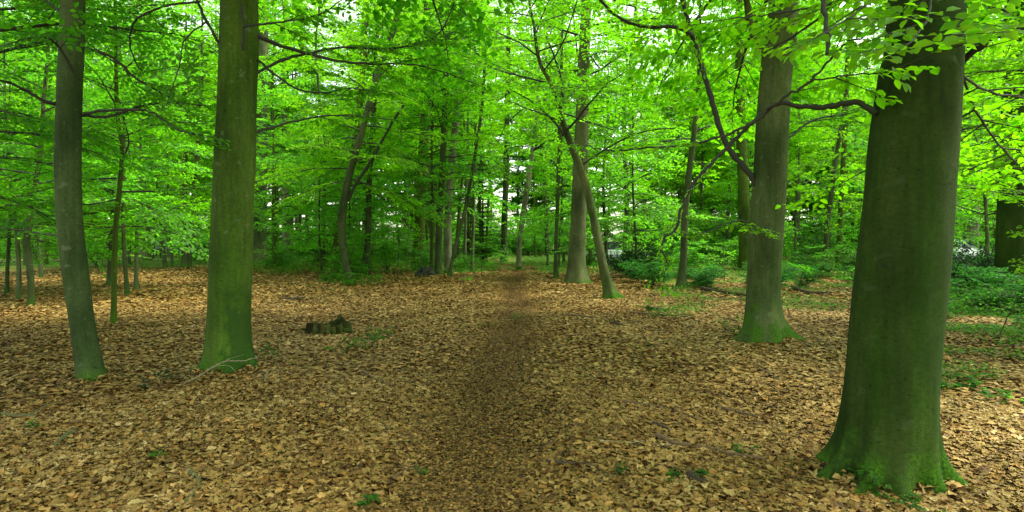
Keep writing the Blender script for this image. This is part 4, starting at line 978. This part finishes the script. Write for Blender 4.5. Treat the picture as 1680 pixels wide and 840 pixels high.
# ------------------------------------------------------------------ stump, root heap, sticks
def stump():
    Y = 10.4; x0 = (538 - 840) / FPX * Y; base = np.array([x0, Y, float(hgt(x0, Y))])
    t = thing('tree_stump', base, 'low rotten tree stump with green moss, ridged and hollow', 'tree stump')
    m = bark('rotten_wood', (.014, .009, .004), (.075, .055, .022), (.035, .07, .008), gfac=.35, moss_h=.12, moss_amt=.35, rough_bark=.6)
    g = Geo(); ns = 96; th = np.linspace(0, 2 * PI, ns, endpoint=False)
    ridge = 1 + .16 * np.sin(11 * th + 1) + .10 * np.sin(17 * th) + .06 * np.sin(5 * th + 2)
    top = .19 + .05 * np.sin(th * 2 - .6) + .018 * np.sin(13 * th) + .014 * np.sin(29 * th + 1) + .05 * (np.cos(th - .2) > .4) * np.abs(np.sin(7 * th))
    rows = []
    for rr, zz in ((1.18, -.06), (1.05, .02), (.97, .35), (.93, .75), (.90, 1.0), (.76, .98), (.70, .6), (.58, .25), (.0, .22)):
        R_ = .29 * rr * (1 + (ridge - 1) * (1.4 if rr > .8 else .8)); z = np.where(zz > 0, top * zz, zz) + 0 * th
        rows.append(np.stack([1.02 * R_ * np.cos(th), .8 * R_ * np.sin(th), z], -1))
    V = np.concatenate(rows); i = np.arange(len(rows) - 1)[:, None] * ns; j = np.arange(ns)[None]; k = (j + 1) % ns
    g.add(V, np.stack([i + j, i + k, i + ns + k, i + ns + j], -1).reshape(-1, 4)); g.obj('shell', m, t, True)
    for a, L in ((.0, .42), (-.25, .3), (PI + .2, .22), (-1.4, .18)):
        g = Geo(); c = limb_curve((.24 * math.cos(a), .19 * math.sin(a), .08), a, -.1, L, .15, n=7, wig=.15); tube(g, c, np.linspace(.05, .015, 8), 8); g.obj('root', m, t, True)
stump()
def root_heap():
    Y = 25; x0 = (697 - 840) / FPX * Y; base = np.array([x0, Y, float(hgt(x0, Y))])
    t = thing('root_heap', base, 'dark heap of uprooted roots beside the straight dark trunk', 'root heap')
    g = Geo()
    for i in range(34):
        a = rng.random() * 6.28; c = limb_curve((rng.normal(0, .18), rng.normal(0, .1), .0), a, R(rng.uniform(10, 80)), rng.uniform(.3, .7), rng.uniform(-1, 2), n=6, wig=.3)
        tube(g, c, np.linspace(.045, .01, 7), 6)
    g.obj('roots', TWIG, t, True)
    g = Geo(); th = np.linspace(0, 2 * PI, 20, endpoint=False)
    rows = [np.stack([.42 * s_ * np.cos(th) * (1 + .15 * np.sin(5 * th)), .25 * s_ * np.sin(th), np.full(20, z_) + .03 * np.sin(7 * th)], -1) for s_, z_ in ((1, -.05), (.9, .12), (.6, .26), (.25, .34), (0.01, .35))]
    i = np.arange(4)[:, None] * 20; j = np.arange(20)[None]; k = (j + 1) % 20
    g.add(np.concatenate(rows), np.stack([i + j, i + k, i + 20 + k, i + 20 + j], -1).reshape(-1, 4)); g.obj('soil_clod', TWIG, t, True)
root_heap()

def wood(name, c0, c1):
    m, t, b = mat(name); n = N(t, 'ShaderNodeTexNoise', Scale=25., Detail=5.); r = ramp(t, [(.35, c0), (.65, c1)]); t.links.new(n.outputs['Fac'], r.inputs[0]); t.links.new(r.outputs[0], b.inputs['Base Color']); b.inputs['Roughness'].default_value = .85; return m
W_TAN = wood('weathered_twig', (.10, .09, .04), (.22, .19, .10)); W_PALE = wood('peeled_wood', (.16, .14, .08), (.36, .32, .2)); W_DARK = wood('wet_wood', (.014, .009, .003), (.045, .028, .010)); W_MID = wood('dry_wood', (.05, .030, .010), (.13, .08, .03)); W_MOSS = wood('mossy_wood', (.045, .055, .010), (.11, .105, .03))
def stick(pts, w, m, label, name='fallen_branch', twigs=1, lift=None):
    """pts in photo pixels, each projected down on the ground (lift: heights above it)"""
    P = []
    for i, (px, py) in enumerate(pts):
        Y = float(gdepth(py)); 
        if lift: Y = lift[i][0]; p = unproj(px, py, Y); P.append([*p, w / 2 / FPX * Y]); continue
        x = (px - 840) / FPX * Y; P.append([x, Y, float(hgt(x, Y)) + .022 + w / 2 / FPX * Y * .6, w / 2 / FPX * Y])
    P = np.array(P); base = P[0, :3].copy()
    C = catmull(P, len(P) * 7); C[:, :3] += rng.normal(0, .006, (len(C), 3)) * [1, 1, .4]
    rad = C[:, 3] * np.linspace(1.1, .55, len(C)) * (1 + .12 * rng.normal(size=len(C)))
    g = Geo(); tube(g, C[:, :3], np.maximum(rad, .003), 8)
    for q in range(twigs):
        k = rng.integers(len(C) // 4, len(C) - 2); d = C[k + 1, :3] - C[k, :3]; a = math.atan2(d[1], d[0]) + rng.choice([-.7, .7])
        c = limb_curve(C[k, :3], a, rng.uniform(.0, .3), rng.uniform(.12, .3), .5, n=5, wig=.15); tube(g, c, np.linspace(rad[k] * .5, .002, 6), 5)
    o = g.obj(name, m, None, True, off=base); o.location = base
    tag(o, label, 'branch', 'fallen branches on the forest floor')
stick([(262, 638), (300, 630), (335, 612), (352, 601), (372, 592), (398, 592), (424, 586)], 3.2, W_TAN, 'pale peeled stick leaning across the foot of the smooth green beech', twigs=2, lift=[(6.5, 0), (6.55, 0), (6.62, 0), (6.66, 0), (6.72, 0), (6.78, 0), (6.85, 0)])
stick([(428, 652), (433, 625), (441, 606)], 3, W_TAN, 'short pale stick standing up right of the smooth green beech', lift=[(6.45, 0), (6.4, 0), (6.5, 0)])
for p_, w_, m_, l_ in [
    ([(1082, 722), (1115, 735), (1160, 742), (1205, 756), (1262, 766)], 8, W_MID, 'long dark fallen branch left of the massive beech'),
    ([(985, 728), (1040, 733), (1110, 735)], 3, W_PALE, 'thin pale twig left of the long dark fallen branch'),
    ([(1132, 788), (1150, 800), (1162, 806)], 12, W_DARK, 'dark short log in the right foreground'),
    ([(1072, 700), (1088, 706), (1102, 712)], 6, W_DARK, 'little black stick above the thin pale twig'),
    ([(1148, 478), (1180, 484), (1205, 486), (1232, 490)], 6, W_DARK, 'dark fallen branch just left of the grey beech'),
    ([(1062, 512), (1080, 513), (1098, 512)], 7, W_DARK, 'stubby black wood beside a green seedling, mid right'),
    ([(1028, 517), (1060, 519), (1090, 521), (1130, 524)], 4, W_MID, 'long low branch lying behind the bare litter, mid right'),
    ([(930, 520), (960, 522), (1000, 526)], 4, W_MID, 'low twig lying in front of the slanting trunk'),
    ([(1000, 530), (1030, 537)], 3, W_DARK, 'small dark twig in front of the slanting trunk foot'),
    ([(462, 491), (480, 491), (500, 489)], 5, W_DARK, 'dark flat stick behind the mossy stump'),
    ([(590, 612), (612, 622), (640, 634)], 5, W_MID, 'forked brown stick in front of the mossy stump'),
    ([(1020, 660), (1060, 668), (1110, 678), (1150, 690)], 5, W_MID, 'mid brown branch half sunk in litter right of the path'),
    ([(1180, 668), (1215, 676), (1260, 690)], 6, W_MID, 'brown branch half buried left of the massive beech'),
    ([(895, 758), (935, 764), (975, 768), (998, 784)], 6, W_DARK, 'dark crooked branch in the foreground right of the path'),
    ([(975, 800), (1010, 775), (1018, 770)], 4, W_DARK, 'short dark stick beside the upright bright seedling'),
    ([(80, 738), (104, 722), (118, 712)], 7, W_MOSS, 'mossy green stick in the left foreground'),
    ([(298, 772), (314, 782), (324, 796)], 8, W_MOSS, 'thick pale mossy stub at the bottom left'),
    ([(300, 830), (312, 812), (322, 800)], 6, W_MOSS, 'mossy stub below the thick pale one'),
    ([(520, 640), (545, 650), (560, 668)], 3, W_MID, 'thin twig in the litter left of the path'),
    ([(0, 690), (30, 692), (55, 694)], 7, W_MOSS, 'mossy dark branch end at the left edge'),
    ([(1235, 610), (1262, 620), (1290, 640)], 4, W_MID, 'light brown twig below the grey beech'),
    ([(1300, 478), (1330, 484), (1365, 486)], 6, W_DARK, 'dark branch behind and right of the grey beech'),
    ([(640, 790), (665, 770), (680, 762)], 4, W_MID, 'thin brown stick at the left side of the path')]:
    stick(p_, w_, m_, l_)

# ------------------------------------------------------------------ cars glimpsed through the leaves
def paint(name, c, rough=.3, metal=0.):
    m, t, b = mat(name); b.inputs['Base Color'].default_value = (*c, 1); b.inputs['Roughness'].default_value = rough; b.inputs['Metallic'].default_value = metal
    n = N(t, 'ShaderNodeTexNoise', Scale=14., Detail=3.); r = N(t, 'ShaderNodeMapRange'); r.inputs[3].default_value = rough * .8; r.inputs[4].default_value = rough * 1.5
    t.links.new(n.outputs['Fac'], r.inputs[0]); t.links.new(r.outputs[0], b.inputs['Roughness']); return m
GLASS = paint('car_glass', (.03, .04, .045), .08); TYRE = paint('tyre_rubber', (.015, .015, .015), .8); RIM = paint('rim_metal', (.45, .45, .46), .3, .8)
LAMP = paint('lamp_glass', (.7, .7, .68), .1)
def car(px, Y, rz, pm, label):
    x = (px - 840) / FPX * Y; t = thing('parked_car', (x, Y, float(hgt(x, Y))), label, 'car', 'cars parked beyond the trees'); t.rotation_euler = (0, 0, rz)
    # body loft: stations along x, section (half width, z) rings
    st = [(-2.15, .62, .35, .62), (-2.05, .80, .30, .82), (-1.3, .86, .25, .93), (-.6, .87, .24, .95), (.6, .87, .24, .93), (1.3, .86, .25, .86), (1.95, .80, .30, .72), (2.15, .60, .36, .60)]
    g = Geo(); V = []
    for (X, w, zb, zt) in st:
        V += [(X, -w * .92, zb), (X, -w, (zb + zt) * .5), (X, -w * .95, zt - .04), (X, -w * .8, zt), (X, w * .8, zt), (X, w * .95, zt - .04), (X, w, (zb + zt) * .5), (X, w * .92, zb)]
    n = 8; F = [[i * n + j, i * n + (j + 1) % n, (i + 1) * n + (j + 1) % n, (i + 1) * n + j] for i in range(7) for j in range(n)]
    g.add(V, F); g.add([V[i] for i in range(8)], [[0, 1, 2, 3], [0, 3, 4, 7], [7, 4, 5, 6]]); g.add([V[56 + i] for i in range(8)], [[3, 2, 1, 0], [7, 4, 3, 0], [6, 5, 4, 7]])
    b = g.obj('body', pm, t, True)
    g = Geo(); c = [(-1.75, .70, .92), (-1.25, .62, 1.38), (-.3, .62, 1.46), (.35, .60, 1.42), (1.15, .70, .90)]
    V = []
    for X, w, z in c: V += [(X, -w, z), (X, w, z)]
    g.add(V, [[2, 4, 5, 3], [4, 6, 7, 5]]); r_ = g.obj('roof', pm, t, True)
    for nm, vs in (('rear_window', [0, 2, 3, 1]), ('windscreen', [6, 8, 9, 7])):
        g = Geo(); g.add([V[i] for i in vs], [[0, 1, 2, 3]]); g.obj(nm, GLASS, t)
    for s_ in (-1, 1):
        g = Geo(); A = [(X, s_ * (w + .004), z) for X, w, z in c]; lo = [(X, s_ * .80, .93) for X in (-1.2, -.3, .35)]
        g.add([A[0], A[1], A[2], A[3], A[4], lo[0], lo[1], lo[2]], [[0, 1, 2, 5], [5, 2, 6, 6][:4] if False else [5, 2, 6, 5], ] if False else [[0, 5, 2, 1], [5, 6, 3, 2], [6, 7, 4, 3]])
        g.obj('side_window', GLASS, t)
        g = Geo(); g.add([(2.04, s_ * .45, .62), (2.04, s_ * .74, .62), (1.98, s_ * .76, .72), (2.02, s_ * .45, .74)], [[0, 1, 2, 3]]); o = g.obj('headlight', LAMP, t); o.location.x = .09
        for X in (-1.35, 1.35):
            g = Geo(); th = np.linspace(0, 2 * PI, 24, endpoint=False); rows = []
            for rr, yy in ((.20, .80), (.31, .80), (.33, .83), (.33, .93), (.31, .96), (.20, .955)):
                rows.append(np.stack([X + rr * np.cos(th), np.full(24, s_ * (yy - .05)), .33 + rr * np.sin(th)], -1))
            i = np.arange(5)[:, None] * 24; j = np.arange(24)[None]; k = (j + 1) % 24
            g.add(np.concatenate(rows), np.stack([i + j, i + k, i + 24 + k, i + 24 + j], -1).reshape(-1, 4)); wh = g.obj('wheel', TYRE, t, True)
            g = Geo(); V2 = [(X, s_ * .925, .33)]; 
            for a in th: V2.append((X + .2 * math.cos(a), s_ * .90, .33 + .2 * math.sin(a)))
            g.add(V2, [[0, 1 + a, 1 + (a + 1) % 24] for a in range(24)]); g.obj('rim', RIM, wh, False)
car(1008, 40, R(8), paint('silver_paint', (.62, .64, .66), .25, .4), 'silver car parked behind the dark evergreen bush, right of centre')
car(288, 52, R(-12), paint('dark_paint', (.02, .03, .035), .2), 'dark car with pale reflections far left behind the twin trunks')
car(1560, 38, R(5), paint('white_paint', (.7, .72, .74), .25), 'white car almost hidden behind bushes right of the massive beech')
